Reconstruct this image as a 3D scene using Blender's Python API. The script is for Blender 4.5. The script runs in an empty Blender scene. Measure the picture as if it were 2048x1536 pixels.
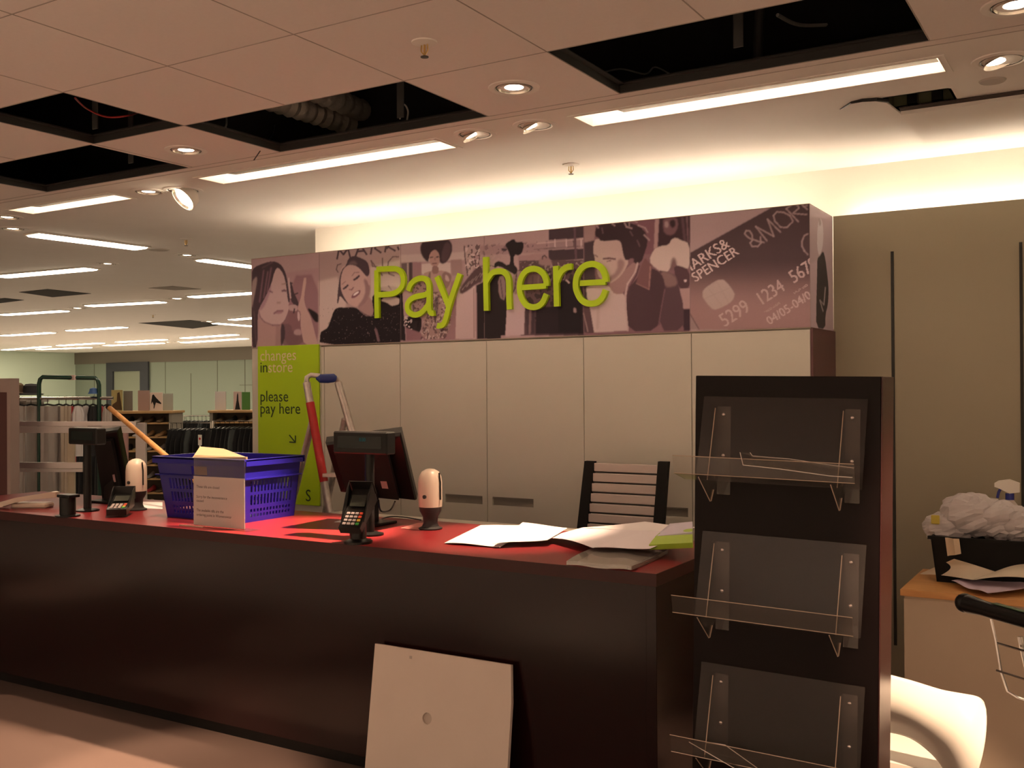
import bpy, math, random
import numpy as np
from mathutils import Vector, Matrix
random.seed(7); rng = np.random.default_rng(5)
scn = bpy.context.scene; COL = scn.collection
PI = math.pi
# ---------------------------------------------------------------- camera
FPX = 2029.74; EYE = 1.6
YAW, PITCH, ROLL = math.radians(31.1956), math.radians(0.2936), math.radians(-0.3672)
def _axes():
    cy, sy = math.cos(YAW), math.sin(YAW)
    f = np.array([-sy*math.cos(PITCH), cy*math.cos(PITCH), math.sin(PITCH)])
    r = np.array([cy, sy, 0.]); u = np.cross(r, f)
    cr, sr = math.cos(ROLL), math.sin(ROLL)
    return cr*r+sr*u, -sr*r+cr*u, f
AR, AU, AF = _axes()
cam_d = bpy.data.cameras.new('camera'); cam = bpy.data.objects.new('camera', cam_d); COL.objects.link(cam)
cam_d.sensor_width = 36; cam_d.lens = FPX/2048*36; cam_d.clip_end = 200; cam_d.clip_start = 0.05
M = Matrix.Identity(4)
for i in range(3):
    M[i][0] = AR[i]; M[i][1] = AU[i]; M[i][2] = -AF[i]
M[2][3] = EYE
cam.matrix_world = M
scn.camera = cam
# measured points: a line of sight met with a plane of the room
def ray(x, y): return AR*(x-1024)/FPX - AU*(y-768)/FPX + AF
def onz(x, y, z): d = ray(x, y); t = (z-EYE)/d[2]; return Vector((d[0]*t, d[1]*t, z))
def ony(x, y, Y): d = ray(x, y); t = Y/d[1]; return Vector((d[0]*t, Y, EYE+d[2]*t))
def onx(x, y, X): d = ray(x, y); t = X/d[0]; return Vector((X, d[1]*t, EYE+d[2]*t))
def dep(x, y, D): d = ray(x, y)*D; return Vector((d[0], d[1], d[2]+EYE))
# ---------------------------------------------------------------- world and exposure
w = bpy.data.worlds.new('world'); scn.world = w; w.use_nodes = True
w.node_tree.nodes['Background'].inputs[0].default_value = (.9, .75, .6, 1)
w.node_tree.nodes['Background'].inputs[1].default_value = 0.0
vs = scn.view_settings; vs.view_transform = 'Standard'; vs.look = 'None'; vs.gamma = 1; vs.use_curve_mapping = False
vs.exposure = 0.0
WARM = (1.0, .72, .51); HALO = (1.0, .66, .42); COOL = (1.0, .9, .66)
C = 2.79                      # ceiling height
K_TUBE, K_COVE, K_DOWN, K_SPOT = 1.0, .85, 1.0, 1.0
# ---------------------------------------------------------------- materials
def lin(c): c = c/255.; return c/12.92 if c <= .04045 else ((c+.055)/1.055)**2.4
ILL = (.40, .287, .206)
def A(r, g, b, k=1.0): return tuple(min(.9, max(.004, lin(c)*k/i)) for c, i in zip((r, g, b), ILL))
def mat(name, col, rough=.5, metal=0, spec=.5, emit=None, es=0, noise=0, nscale=20, bump=0, bscale=80, coat=0):
    m = bpy.data.materials.new(name); m.use_nodes = True; nt = m.node_tree; b = nt.nodes['Principled BSDF']
    b.inputs['Base Color'].default_value = (*col, 1); b.inputs['Roughness'].default_value = rough
    b.inputs['Metallic'].default_value = metal; b.inputs['Specular IOR Level'].default_value = spec
    b.inputs['Coat Weight'].default_value = coat
    if emit: b.inputs['Emission Color'].default_value = (*emit, 1); b.inputs['Emission Strength'].default_value = es
    tc = nt.nodes.new('ShaderNodeTexCoord')
    if noise:
        n = nt.nodes.new('ShaderNodeTexNoise'); n.inputs['Scale'].default_value = nscale; n.inputs['Detail'].default_value = 5
        nt.links.new(tc.outputs['Object'], n.inputs['Vector'])
        mx = nt.nodes.new('ShaderNodeMix'); mx.data_type = 'RGBA'
        mx.inputs[6].default_value = (*[c*(1-noise) for c in col], 1); mx.inputs[7].default_value = (*[min(1, c*(1+noise)) for c in col], 1)
        nt.links.new(n.outputs['Fac'], mx.inputs[0]); nt.links.new(mx.outputs[2], b.inputs['Base Color'])
    if bump:
        n2 = nt.nodes.new('ShaderNodeTexNoise'); n2.inputs['Scale'].default_value = bscale
        nt.links.new(tc.outputs['Object'], n2.inputs['Vector'])
        bp = nt.nodes.new('ShaderNodeBump'); bp.inputs['Strength'].default_value = bump; bp.inputs['Distance'].default_value = .002
        nt.links.new(n2.outputs['Fac'], bp.inputs['Height']); nt.links.new(bp.outputs[0], b.inputs['Normal'])
    return m
def mat_clear(name, tint=(.9, .88, .86), diff=.06, gloss=.12, edge=(.6, .55, .5), rough=.08, fk=.6):
    m = bpy.data.materials.new(name); m.use_nodes = True; nt = m.node_tree; nt.nodes.clear()
    out = nt.nodes.new('ShaderNodeOutputMaterial'); tr = nt.nodes.new('ShaderNodeBsdfTransparent'); tr.inputs[0].default_value = (*tint, 1)
    gl = nt.nodes.new('ShaderNodeBsdfGlossy'); gl.inputs['Roughness'].default_value = rough
    df = nt.nodes.new('ShaderNodeBsdfDiffuse'); df.inputs[0].default_value = (*edge, 1)
    lw = nt.nodes.new('ShaderNodeLayerWeight'); lw.inputs[0].default_value = .25
    ma = nt.nodes.new('ShaderNodeMath'); ma.operation = 'MULTIPLY_ADD'; ma.inputs[1].default_value = fk; ma.inputs[2].default_value = gloss
    nt.links.new(lw.outputs['Fresnel'], ma.inputs[0])
    a = nt.nodes.new('ShaderNodeMixShader'); a.inputs[0].default_value = diff
    nt.links.new(tr.outputs[0], a.inputs[1]); nt.links.new(df.outputs[0], a.inputs[2])
    b = nt.nodes.new('ShaderNodeMixShader'); nt.links.new(ma.outputs[0], b.inputs[0])
    nt.links.new(a.outputs[0], b.inputs[1]); nt.links.new(gl.outputs[0], b.inputs[2]); nt.links.new(b.outputs[0], out.inputs[0])
    return m
def mat_emit(name, col, s):
    m = bpy.data.materials.new(name); m.use_nodes = True; nt = m.node_tree; nt.nodes.clear()
    out = nt.nodes.new('ShaderNodeOutputMaterial'); e = nt.nodes.new('ShaderNodeEmission')
    e.inputs[0].default_value = (*col, 1); e.inputs[1].default_value = s; nt.links.new(e.outputs[0], out.inputs[0]); return m
def mat_vcol(name, rough=.5):
    m = bpy.data.materials.new(name); m.use_nodes = True; nt = m.node_tree; b = nt.nodes['Principled BSDF']
    v = nt.nodes.new('ShaderNodeVertexColor'); v.layer_name = 'Col'; nt.links.new(v.outputs[0], b.inputs['Base Color'])
    b.inputs['Roughness'].default_value = rough; b.inputs['Specular IOR Level'].default_value = .15; return m
def mat_wood(name, c1, c2, rough=.4, scale=(2, 30, 30)):
    m = mat(name, c1, rough); nt = m.node_tree; b = nt.nodes['Principled BSDF']
    tc = nt.nodes.new('ShaderNodeTexCoord'); mp = nt.nodes.new('ShaderNodeMapping'); mp.inputs['Scale'].default_value = scale
    n = nt.nodes.new('ShaderNodeTexNoise'); n.inputs['Scale'].default_value = 1.5; n.inputs['Detail'].default_value = 6; n.inputs['Distortion'].default_value = .6
    r = nt.nodes.new('ShaderNodeValToRGB'); r.color_ramp.elements[0].color = (*c1, 1); r.color_ramp.elements[1].color = (*c2, 1)
    r.color_ramp.elements[0].position = .3; r.color_ramp.elements[1].position = .7
    nt.links.new(tc.outputs['Object'], mp.inputs[0]); nt.links.new(mp.outputs[0], n.inputs['Vector']); nt.links.new(n.outputs['Fac'], r.inputs[0]); nt.links.new(r.outputs[0], b.inputs['Base Color'])
    return m
WHITE = (.80, .76, .70)
m_ceil = mat('ceiling_board', (.88, .84, .80), .9, noise=.03, nscale=4, bump=.15, bscale=300)
m_tile = mat('ceiling_tile', (.84, .77, .74), .95, noise=.03, nscale=60, bump=.25, bscale=400)
m_groove = mat('tile_groove', (.44, .39, .36), .9)
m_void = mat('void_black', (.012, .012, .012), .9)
m_steel = mat('void_steel', (.10, .10, .10), .55, metal=.6)
m_angle = mat('dark_angle', (.035, .035, .035), .6, metal=.2)
m_white = mat('white_paint', WHITE, .6)
m_wall = mat('wall_paint', (.80, .77, .70), .8, noise=.02, nscale=3)
m_panel = mat('cream_laminate', A(150, 127, 103, .82), .32, noise=.03, nscale=1.5)
m_panelr = mat('olive_cream_panel', A(136, 110, 80, .55), .45, noise=.03, nscale=2)
m_far = mat('far_wall', (.25, .30, .24), .7, noise=.03)
m_band = mat('bulkhead_band', (.17, .15, .12), .8)
m_floor = mat('floor_vinyl', (.12, .08, .068), .6, noise=.06, nscale=1.2)
m_floor_bounce = mat('floor_bounce_pale', (.86, .80, .76), .5, noise=.04, nscale=2)  # paleness invented so the unseen floor bounces light to the ceiling
m_darkdoor = mat('dark_frame', (.035, .038, .05), .5)
m_slot = mat('slot_dark', (.02, .02, .015), .6)
m_maroon = mat('maroon_laminate', (.012, .003, .003), .17, noise=.12, nscale=3, spec=.38)
m_maroontop = mat('maroon_worktop', (.20, .018, .022), .33, noise=.08, nscale=3, spec=.25)
m_standm = mat('dark_stand_laminate', (.006, .003, .003), .4, spec=.15)
m_standedge = mat('stand_edge', (.045, .012, .012), .3)
m_black = mat('black_plastic', (.006, .006, .006), .3, spec=.3)
m_blackm = mat('black_matt', (.010, .010, .010), .7, spec=.2)
m_charcoal = mat('charcoal', (.028, .026, .027), .5, spec=.3)
m_beige = mat('beige_plastic', (.66, .55, .46), .35)
m_paper = mat('paper', (.82, .78, .80), .8)
m_paperg = mat('paper_note', (.55, .46, .44), .8)
m_blue = mat('blue_plastic', (.014, .009, .22), .28)
m_bluepad = mat('blue_pad', (.02, .04, .22), .4)
m_chrome = mat('chrome', (.75, .74, .72), .18, metal=1)
m_alu = mat('aluminium', (.62, .58, .55), .4, metal=.7, noise=.25, nscale=40)
m_red = mat('red_plastic', (.50, .02, .02), .4, noise=.2, nscale=30)
m_green = mat('lime_panel', (.42, .66, .004), .45)
m_lime = mat('lime_letter', (.48, .74, .006), .3)
m_dkgreen = mat('dark_green_text', (.02, .055, .012), .6)
m_ltgreen = mat('pale_text', (.80, .70, .42), .6)
m_ink = mat('ink', (.09, .07, .07), .8)
m_stick = mat_wood('stick_wood', (.55, .27, .09), (.68, .38, .15), .4, (20, 20, 3))
m_beech = mat_wood('beech', (.62, .30, .10), (.72, .38, .14), .4, (3, 25, 25))
m_oak = mat_wood('oak_shelf', (.45, .27, .11), (.58, .36, .16), .5, (3, 25, 25))
m_board = mat('pale_board', (.78, .60, .36), .6)
m_clear = mat_clear('clear_acrylic', diff=.03, gloss=.03, fk=.3)
m_clearp = mat_clear('clear_panel', (.93, .9, .9), .022, .010, fk=.04, rough=.2)
m_edge = mat('acrylic_edge', (.55, .42, .33), .15)
m_foil = mat('foil_duct', (.85, .78, .70), .5, metal=.5, bump=1.0, bscale=60)
m_railg = mat('dark_green_tube', (.004, .035, .022), .25)
m_gold = mat('brass', (.6, .42, .16), .3, metal=.8)
m_tube = mat_emit('tube_glow', WARM, 34*K_TUBE)
m_tubefar = mat_emit('far_diffuser_glow', (1, .82, .60), 22*K_TUBE)
m_lamp = mat_emit('lamp_glow', (1, .80, .56), 22*K_DOWN)
m_refl = mat('lamp_reflector', (.9, .84, .76), .22, metal=.9)
m_chair = mat('white_chair_plastic', (.82, .78, .72), .3)
m_binb = mat('black_crate', (.005, .005, .005), .5, spec=.2)
m_purple = mat('lilac_paper', (.62, .50, .62), .7)
m_yellow = mat('yellow_tag', (.62, .50, .08), .6)
# ---------------------------------------------------------------- mesh builder
ORG = {}
class MB:
    def __init__(s): s.v = []; s.f = []
    def add(s, vs, fs): k = len(s.v); s.v += [Vector(v) for v in vs]; s.f += [tuple(i+k for i in f) for f in fs]; return s
    def box(s, a, b, T=None):
        x0, x1 = sorted((a[0], b[0])); y0, y1 = sorted((a[1], b[1])); z0, z1 = sorted((a[2], b[2]))
        vs = [Vector((x, y, z)) for z in (z0, z1) for y in (y0, y1) for x in (x0, x1)]
        if T: vs = [T @ v for v in vs]
        return s.add(vs, [(0, 2, 3, 1), (4, 5, 7, 6), (0, 1, 5, 4), (2, 6, 7, 3), (0, 4, 6, 2), (1, 3, 7, 5)])
    def rbox(s, a, b, r=.004, T=None):     # box with chamfered edges
        x0, x1 = sorted((a[0], b[0])); y0, y1 = sorted((a[1], b[1])); z0, z1 = sorted((a[2], b[2]))
        r = min(r, (x1-x0)*.45, (y1-y0)*.45, (z1-z0)*.45)
        rings = []
        for z, q in ((z0, r), (z0+r, 0), (z1-r, 0), (z1, r)):
            rings.append([(x0+q+r*(q == 0), y0+q, z), (x1-q-r*(q == 0), y0+q, z), (x1-q, y0+q+r*(q == 0), z), (x1-q, y1-q-r*(q == 0), z),
                          (x1-q-r*(q == 0), y1-q, z), (x0+q+r*(q == 0), y1-q, z), (x0+q, y1-q-r*(q == 0), z), (x0+q, y0+q+r*(q == 0), z)])
        return s.loft(rings, T=T)
    def loft(s, rings, cap=True, T=None, closed=True):
        n = len(rings[0]); vs = [Vector(p) for r in rings for p in r]
        if T: vs = [T @ v for v in vs]
        fs = []
        for i in range(len(rings)-1):
            for j in range(n if closed else n-1):
                a, b = i*n+j, i*n+(j+1) % n
                fs.append((a, b, b+n, a+n))
        if cap: fs.append(tuple(range(n-1, -1, -1))); fs.append(tuple(range((len(rings)-1)*n, len(rings)*n)))
        return s.add(vs, fs)
    def cyl(s, p0, p1, r0, r1=None, n=16, cap=True):
        p0, p1 = Vector(p0), Vector(p1); r1 = r0 if r1 is None else r1
        d = (p1-p0).normalized(); a = d.orthogonal().normalized(); b = d.cross(a)
        R = [[p+(a*math.cos(t)+b*math.sin(t))*r for t in [2*PI*k/n for k in range(n)]] for p, r in ((p0, r0), (p1, r1))]
        return s.loft(R, cap)
    def lathe(s, prof, c, n=28, T=None):    # prof: (radius, z); c: centre
        c = Vector(c)
        R = [[c+Vector((r*math.cos(2*PI*k/n), r*math.sin(2*PI*k/n), z)) if not T else T @ Vector((r*math.cos(2*PI*k/n), r*math.sin(2*PI*k/n), z)) for k in range(n)] for r, z in prof]
        return s.loft(R, False)
    def tube(s, pts, r, n=8, cap=True):
        pts = [Vector(p) for p in pts]; rings = []; up = None
        for i, p in enumerate(pts):
            d = (pts[min(i+1, len(pts)-1)]-pts[max(i-1, 0)]).normalized()
            if up is None: up = d.orthogonal().normalized()
            a = (up-d*up.dot(d)).normalized(); up = a; b = d.cross(a)
            rr = r[i] if isinstance(r, (list, tuple)) else r
            rings.append([p+(a*math.cos(2*PI*k/n)+b*math.sin(2*PI*k/n))*rr for k in range(n)])
        return s.loft(rings, cap)
    def sphere(s, c, r, sc=(1, 1, 1), n=16, m=10, fn=None):
        c = Vector(c); rings = []
        for i in range(m+1):
            t = PI*i/m; rings.append([])
            for k in range(n):
                p = Vector((math.sin(t)*math.cos(2*PI*k/n)*sc[0], math.sin(t)*math.sin(2*PI*k/n)*sc[1], -math.cos(t)*sc[2]))
                if fn: p = p*fn(p)
                rings[-1].append(c+p*r)
        return s.loft(rings, True)
    def prism(s, poly, axis, a, b):         # poly 2D; axis 'x','y','z' = extrusion axis
        def P(u, v, t): return {'x': (t, u, v), 'y': (u, t, v), 'z': (u, v, t)}[axis]
        return s.loft([[P(u, v, a) for u, v in poly], [P(u, v, b) for u, v in poly]])
    def patch(s, cs, nx, ny, fn=None, th=.0006):  # four corners -> sheet with thickness
        c00, c10, c11, c01 = [Vector(c) for c in cs]; top = []; 
        for j in range(ny+1):
            for i in range(nx+1):
                u, v = i/nx, j/ny
                p = c00*(1-u)*(1-v)+c10*u*(1-v)+c11*u*v+c01*(1-u)*v
                if fn: p = p+Vector(fn(u, v))
                top.append(p)
        nrm = (c10-c00).cross(c01-c00).normalized()
        k = len(top); vs = top+[p-nrm*th for p in top]; fs = []
        W = nx+1
        for j in range(ny):
            for i in range(nx):
                a = j*W+i; fs.append((a, a+1, a+1+W, a+W)); fs.append((k+a, k+a+W, k+a+1+W, k+a+1))
        for i in range(nx): fs.append((i, k+i, k+i+1, i+1)); a = ny*W+i; fs.append((a, a+1, k+a+1, k+a))
        for j in range(ny): a = j*W; fs.append((a, a+W, k+a+W, k+a)); a = j*W+nx; fs.append((a, k+a, k+a+W, a+W))
        return s.add(vs, fs)
    def build(s, name, m, parent=None, smooth=False, local=False):
        me = bpy.data.meshes.new(name); o = bpy.data.objects.new(name, me); COL.objects.link(o)
        vs = s.v
        if parent is not None:
            o.parent = parent; org = ORG.get(parent.name, Vector((0, 0, 0))); 
            if not local: vs = [v-org for v in vs]
            ORG[o.name] = org
        else:
            if local: org = Vector((0, 0, 0))
            else:
                xs = [v.x for v in vs]; ys = [v.y for v in vs]; zs = [v.z for v in vs]
                org = Vector(((min(xs)+max(xs))/2, (min(ys)+max(ys))/2, min(zs)))
            o.location = org; vs = [v-org for v in vs]; ORG[o.name] = org
        me.from_pydata([tuple(v) for v in vs], [], s.f); me.validate()
        me.materials.append(m)
        if smooth: 
            for p in me.polygons: p.use_smooth = True
            me.set_sharp_from_angle(angle=math.radians(38))
        return o
def tag(o, label, cat, group=None, kind=None):
    o['label'] = label; o['category'] = cat
    if group: o['group'] = group
    if kind: o['kind'] = kind
    return o
def thing(name, label, cat, loc=(0, 0, 0), rz=0, group=None):
    o = bpy.data.objects.new(name, None); COL.objects.link(o); o.location = loc; o.rotation_euler = (0, 0, rz); o.empty_display_size = .05
    ORG[o.name] = Vector(loc); return tag(o, label, cat, group)
def struct(o): o['kind'] = 'structure'; return o
def dup(root, loc, rz=None, label=None, group=None):
    r = root.copy(); COL.objects.link(r); r.location = loc
    if rz is not None: r.rotation_euler = (0, 0, rz)
    if label: r['label'] = label
    if group: r['group'] = group
    for ch in list(root.children):
        c = ch.copy(); COL.objects.link(c); c.parent = r
        for g in ch.children:
            d = g.copy(); COL.objects.link(d); d.parent = c
    return r
def cut_rect(x0, x1, y0, y1, z, holes):      # flat quads around rectangular holes
    xs = sorted({x0, x1, *[h[0] for h in holes], *[h[1] for h in holes]}); ys = sorted({y0, y1, *[h[2] for h in holes], *[h[3] for h in holes]})
    out = []
    for i in range(len(xs)-1):
        for j in range(len(ys)-1):
            cx, cy = (xs[i]+xs[i+1])/2, (ys[j]+ys[j+1])/2
            if any(h[0] < cx < h[1] and h[2] < cy < h[3] for h in holes): continue
            out.append((xs[i], xs[i+1], ys[j], ys[j+1]))
    return out
def chaikin(p, n=2):
    for _ in range(n):
        q = []
        for i in range(len(p)):
            a, b = np.array(p[i], float), np.array(p[(i+1) % len(p)], float)
            q += [a*.75+b*.25, a*.25+b*.75]
        p = q
    return [tuple(x) for x in p]
# ================================================================ THE ROOM
XW0, XW1, YW = -5.10, 4.0, 5.64
XL, YB, YF = -27.45, 19.6, -5.0
GX = [-.57, -1.155, -1.74, -2.37, -2.99, -3.60, -4.23, -4.85, -5.48]
GY = [1.31, 1.92, 2.525, 3.13, 3.73]; YJ = 3.79
tile_holes = [(-4.23, -3.60, 2.525, 3.13), (-3.60, -2.37, 3.13, 3.73), (-1.74, -.57, 3.13, 3.73), (-5.48, -4.26, 3.13, 3.73)]
troughs = [(-4.42, -2.80, 3.93, 4.12), (-2.06, -.57, 3.93, 4.12), (-6.22, -5.22, 3.95, 4.13)]
far_holes = [(-11.35, -10.35, 8.0, 8.9), (-12.0, -10.6, 6.0, 6.0)][:0]
hatch = (-.85, -.60, 4.37, 4.60)
MBc = MB()
fz = .012
def slab(mb, r, z0=C, z1=C+.018): mb.box((r[0], r[2], z0), (r[1], r[3], z1))
for r in cut_rect(XL, XW1, YJ, YB, C, troughs+[hatch]): slab(MBc, r)
ceil = struct(MBc.build('ceiling', m_ceil))
mt = MB()
for r in cut_rect(XL, XW1, YF, YJ-.006, C, tile_holes): slab(mt, r, C, C+.018)
tl = mt.build('tiled_area', m_tile, ceil)
mg = MB()
gy_all = [3.73-.605*k for k in range(0, 15)]; gx_all = sorted(GX+[-.57+.605*k for k in range(1, 8)]+[-5.48-.61*k for k in range(1, 12)])
def inhole(x, y, t=.02): return any(h[0]+t < x < h[1]-t and h[2]+t < y < h[3]-t for h in tile_holes)
for y in gy_all:
    for a, b in zip(gx_all[:-1], gx_all[1:]):
        if not inhole((a+b)/2, y): mg.box((a, y-.0022, C-.0012), (b, y+.0022, C))
for x in gx_all:
    for a, b in zip(gy_all[1:], gy_all[:-1]):
        if not inhole(x, (a+b)/2): mg.box((x-.0022, a, C-.0012), (x+.0022, b, C))
mg.box((XL, YJ-.006, C-.001), (XW1, YJ, C+.001))
mg.build('tile_joint', m_groove, ceil)
# void above: deck, steel and services
vo = MB(); vo.box((XL, YF, 3.75), (XW1, YB, 3.78)); 
for x in (XL, XW1): vo.box((x-.02, YF, C), (x+.02, YB, 3.75))
for y in (YF, 4.3): vo.box((XL, y-.02, C+.12), (XW1, y+.02, 3.75))
struct(vo.build('ceiling', m_void)).name = 'ceiling_deck'
fr = MB()
for h in tile_holes:                   # dark edge angles of the openings
    x0, x1, y0, y1 = h; t = .022; H1 = C+.045
    fr.box((x0, y1-t*.4, C+.001), (x1, y1, H1)); fr.box((x0, y0, C+.001), (x1, y0+.004, H1)); fr.box((x0, y0, C+.001), (x0+.004, y1, H1)); fr.box((x1-.004, y0, C+.001), (x1, y1, H1))
    fr.box((x0, y1-.03, C+.03), (x1, y1, C+.034)); fr.box((x0, y0, C+.03), (x0+.03, y1, C+.034))
fr.build('opening_edge', m_angle, ceil)
hang = []
for i, (x, y) in enumerate([(-4.05, 3.0), (-4.5, 3.55), (-1.17, 3.5), (-2.75, 3.6)]):
    o = MB().box((x-.018, y-.003, C+.02), (x+.018, y+.003, 3.75)).build('hanger_strap', m_steel)
    tag(o, ['flat steel strap in the small square ceiling opening', 'flat steel strap in the leftmost ceiling opening', 'flat steel strap in the rightmost ceiling opening', 'flat steel strap in the middle ceiling opening by the duct'][i], 'strap', 'ceiling void straps')
duct = MB()
for k, (a, b) in enumerate([(onz(560, 205, 3.05), onz(740, 262, 3.05)), (onz(650, 190, 3.10), onz(820, 262, 3.12))]):
    pts = [a.lerp(b, t/40) for t in range(-8, 49)]
    duct.tube(pts, [.055+.006*math.sin(j*1.7) for j in range(len(pts))], 14)
    o = duct.build('foil_duct', m_foil, smooth=True); duct = MB()
    tag(o, ['crinkled foil duct at the left of the middle ceiling opening', 'crinkled foil duct right of its twin in the middle opening'][k], 'duct', 'foil ducts in the ceiling void')
def wire(name, pts, r, m, label, cat='cable'):
    P = [Vector(p) for p in pts]; out = []
    for i in range(len(P)-1):
        p0, p1, p2, p3 = P[max(i-1, 0)], P[i], P[i+1], P[min(i+2, len(P)-1)]
        for t in range(6):
            t /= 6; out.append(.5*((2*p1)+(p2-p0)*t+(2*p0-5*p1+4*p2-p3)*t*t+(3*p1-p0-3*p2+p3)*t**3))
    out.append(P[-1]); o = MB().tube(out, r, 6).build(name, m, smooth=True)
    if label: tag(o, label, cat)
    return o
m_wred = mat('red_cable', (.35, .03, .03), .5); m_wgrey = mat('grey_cable', (.35, .33, .3), .5)
wire('cable', [onz(150, 196, C+.05), onz(175, 218, C+.07), onz(215, 234, C+.06), onz(262, 230, C+.08), onz(280, 222, C+.2)], .0045, m_wred, 'thin red cable looping across the small square ceiling opening')
wire('cable', [onz(447, 262, C+.03), onz(453, 248, C+.06), onz(452, 228, C+.2)], .0045, m_wgrey, 'pale grey cable stub at the left of the middle ceiling opening')
wire('cable', [onz(508, 320, C-.07), onz(524, 297, C+.02), onz(545, 270, C+.14), onz(550, 250, C+.22)], .003, m_black, 'thin black wire dangling below the middle ceiling opening')
wire('cable', [onz(800, 238, C+.06), onz(798, 222, C+.1), onz(808, 209, C+.12), onz(816, 222, C+.1), onz(814, 240, C+.06)], .004, m_wgrey, 'pale cable loop at the right of the middle ceiling opening')
wire('cable', [onz(1555, 30, C+.3), onz(1600, 50, C+.3), onz(1680, 50, C+.32), onz(1760, 62, C+.3), onz(1830, 70, C+.3)], .008, m_wgrey, 'grey conduit running across the rightmost ceiling opening')
wire('cable', [onz(1190, 150, C+.2), onz(1240, 138, C+.25), onz(1290, 148, C+.2), onz(1310, 134, C+.25), onz(1340, 148, C+.2)], .004, m_wgrey, 'looped grey cable at the left end of the rightmost ceiling opening')
for k, (a, b) in enumerate([((1520, 20), (1515, 130))]):
    tag(MB().cyl(onz(*a, C+.35), onz(*b, C+.12), .02).build('service_pipe', m_steel, smooth=True), 'steel service pipe crossing the rightmost ceiling opening', 'pipe')
# hatch in plaster with a sagging board
hx0, hx1, hy0, hy1 = hatch
ho = MB(); zt = C+.25
ho.box((hx0, hy0-.01, C), (hx1, hy0, zt)); ho.box((hx0, hy1, C), (hx1, hy1+.01, zt)); ho.box((hx0-.01, hy0, C), (hx0, hy1, zt)); ho.box((hx1, hy0, C), (hx1+.01, hy1, zt)); ho.box((hx0, hy0, zt), (hx1, hy1, zt+.01))
ho.build('hatch_lining', mat('hatch_green', (.16, .17, .10), .7), ceil)
hb = MB()
for fx in (.33, .72): hb.box((hx0+fx*(hx1-hx0)-.02, hy1-.05, C+.01), (hx0+fx*(hx1-hx0)+.02, hy1-.01, zt))
hb.build('hatch_bracket', m_black, ceil)
pA, pB = onz(1802, 229, C-.02), onz(2060, 190, C-.02)
bd = MB(); bd.box((pA.x, pA.y-.0, C-.022), (XW1-1.5, pA.y+.62, C-.002))
bo = bd.build('sagging_board', m_ceil); tag(bo, 'sagging plaster ceiling board at right with dark front edge', 'ceiling board')
bd = MB().box((pA.x, pA.y-.05, C-.006), (XW1-1.5, pA.y+.0, C-.001)); bd.build('gap_shade_strip', mat('gap_shade_brown', (.05, .035, .03), .8), bo)  # flat brown strip painted as the shade along the board's front
cr = [onz(*q, C-.004) for q in [(1680, 219), (1692, 212), (1703, 205), (1725, 200), (1752, 198), (1776, 201)]]
MB().tube(cr, [.002, .004, .006, .008, .009, .009], 6).build('torn_crack', m_black, bo)
fl = [onz(*q, C-.01) for q in [(1690, 216), (1703, 208), (1725, 204), (1752, 203), (1773, 206), (1803, 229), (1760, 226), (1715, 222)]]
MB().add(fl+[p+Vector((0, 0, .008)) for p in fl], [tuple(range(8)), tuple(range(15, 7, -1))]+[(i, (i+1) % 8, 8+(i+1) % 8, 8+i) for i in range(8)]).build('torn_flap', m_ceil, bo)
# walls and floor
fl_ = struct(MB().box((XL, 1.0, -.05), (XW1, YW, 0)).build('floor', m_floor))
MB().box((XL, YF, -.05), (XW1, 1.0, 0)).box((XL, YW, -.05), (XW0, YB, 0)).build('bounce_floor_area', m_floor_bounce, fl_)  # unseen floor made pale to light the ceiling
struct(MB().box((XW0, YW, 0), (XW1, YW+.12, C)).build('wall_back', m_wall))
struct(MB().box((XW0, YW+.12, 0), (XW0+.12, YB, C)).build('wall_return', m_wall))
struct(MB().box((XW1, YF, 0), (XW1+.1, YW, C)).build('wall_right', m_wall))
struct(MB().box((XL, YF-.1, 0), (XW1, YF, C)).build('wall_front', m_wall))
wf = struct(MB().box((XL, YB, 0), (XW0, YB+.1, C)).build('wall_far', m_far))
MB().box((XL, YB-.03, 2.44), (XW0, YB, C)).build('bulkhead', m_band, wf)
sm = MB()
for x in np.arange(XL+.9, XW0, 1.05): sm.box((x-.012, YB-.004, 0), (x+.012, YB, 2.44 if int(x*7) % 2 else 2.1))
sm.box((XL+7, YB-.006, 1.75), (XW0, YB, 1.765))
sm.build('panel_seam', mat('seam', (.12, .12, .09), .7), wf)
wl = struct(MB().box((XL-.1, YF, 0), (XL, YB, C)).build('wall_left', mat('left_wall', (.55, .66, .54), .7)))
MB().box((XL, 12.5, 0), (XL+.02, 12.55, C)).build('panel_seam', mat('seam2', (.3, .32, .25), .7), wl)
dr = struct(MB().box((-25.72, YB-.03, 0), (-24.2, YB-.005, 2.43)).build('door_1', mat('far_door', (.25, .28, .21), .6)))
f = MB()
for a, b in [((-25.9, 0), (-25.6, 2.2)), ((-24.4, 0), (-24.05, 2.2)), ((-25.9, 2.2), (-24.05, 2.46))]: f.box((a[0], YB-.08, a[1]), (b[0], YB-.03, b[1]))
f.build('door_frame', m_darkdoor, dr)
# wall panelling right of the cabinets, in front of the true wall, open at the top for the lights
PZ = 2.50
sx = [-1.02, -.43, .2, .8]
wp = struct(MB().box((-1.315, 5.45, 0), (XW1, 5.475, PZ)).build('wall_panels', m_panelr))
for i, x in enumerate(sx):
    o = struct(MB().box((x-.007, 5.443, .281), (x+.007, 5.4515, 2.292)).build('trim_%d' % (i+1), m_slot))
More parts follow.
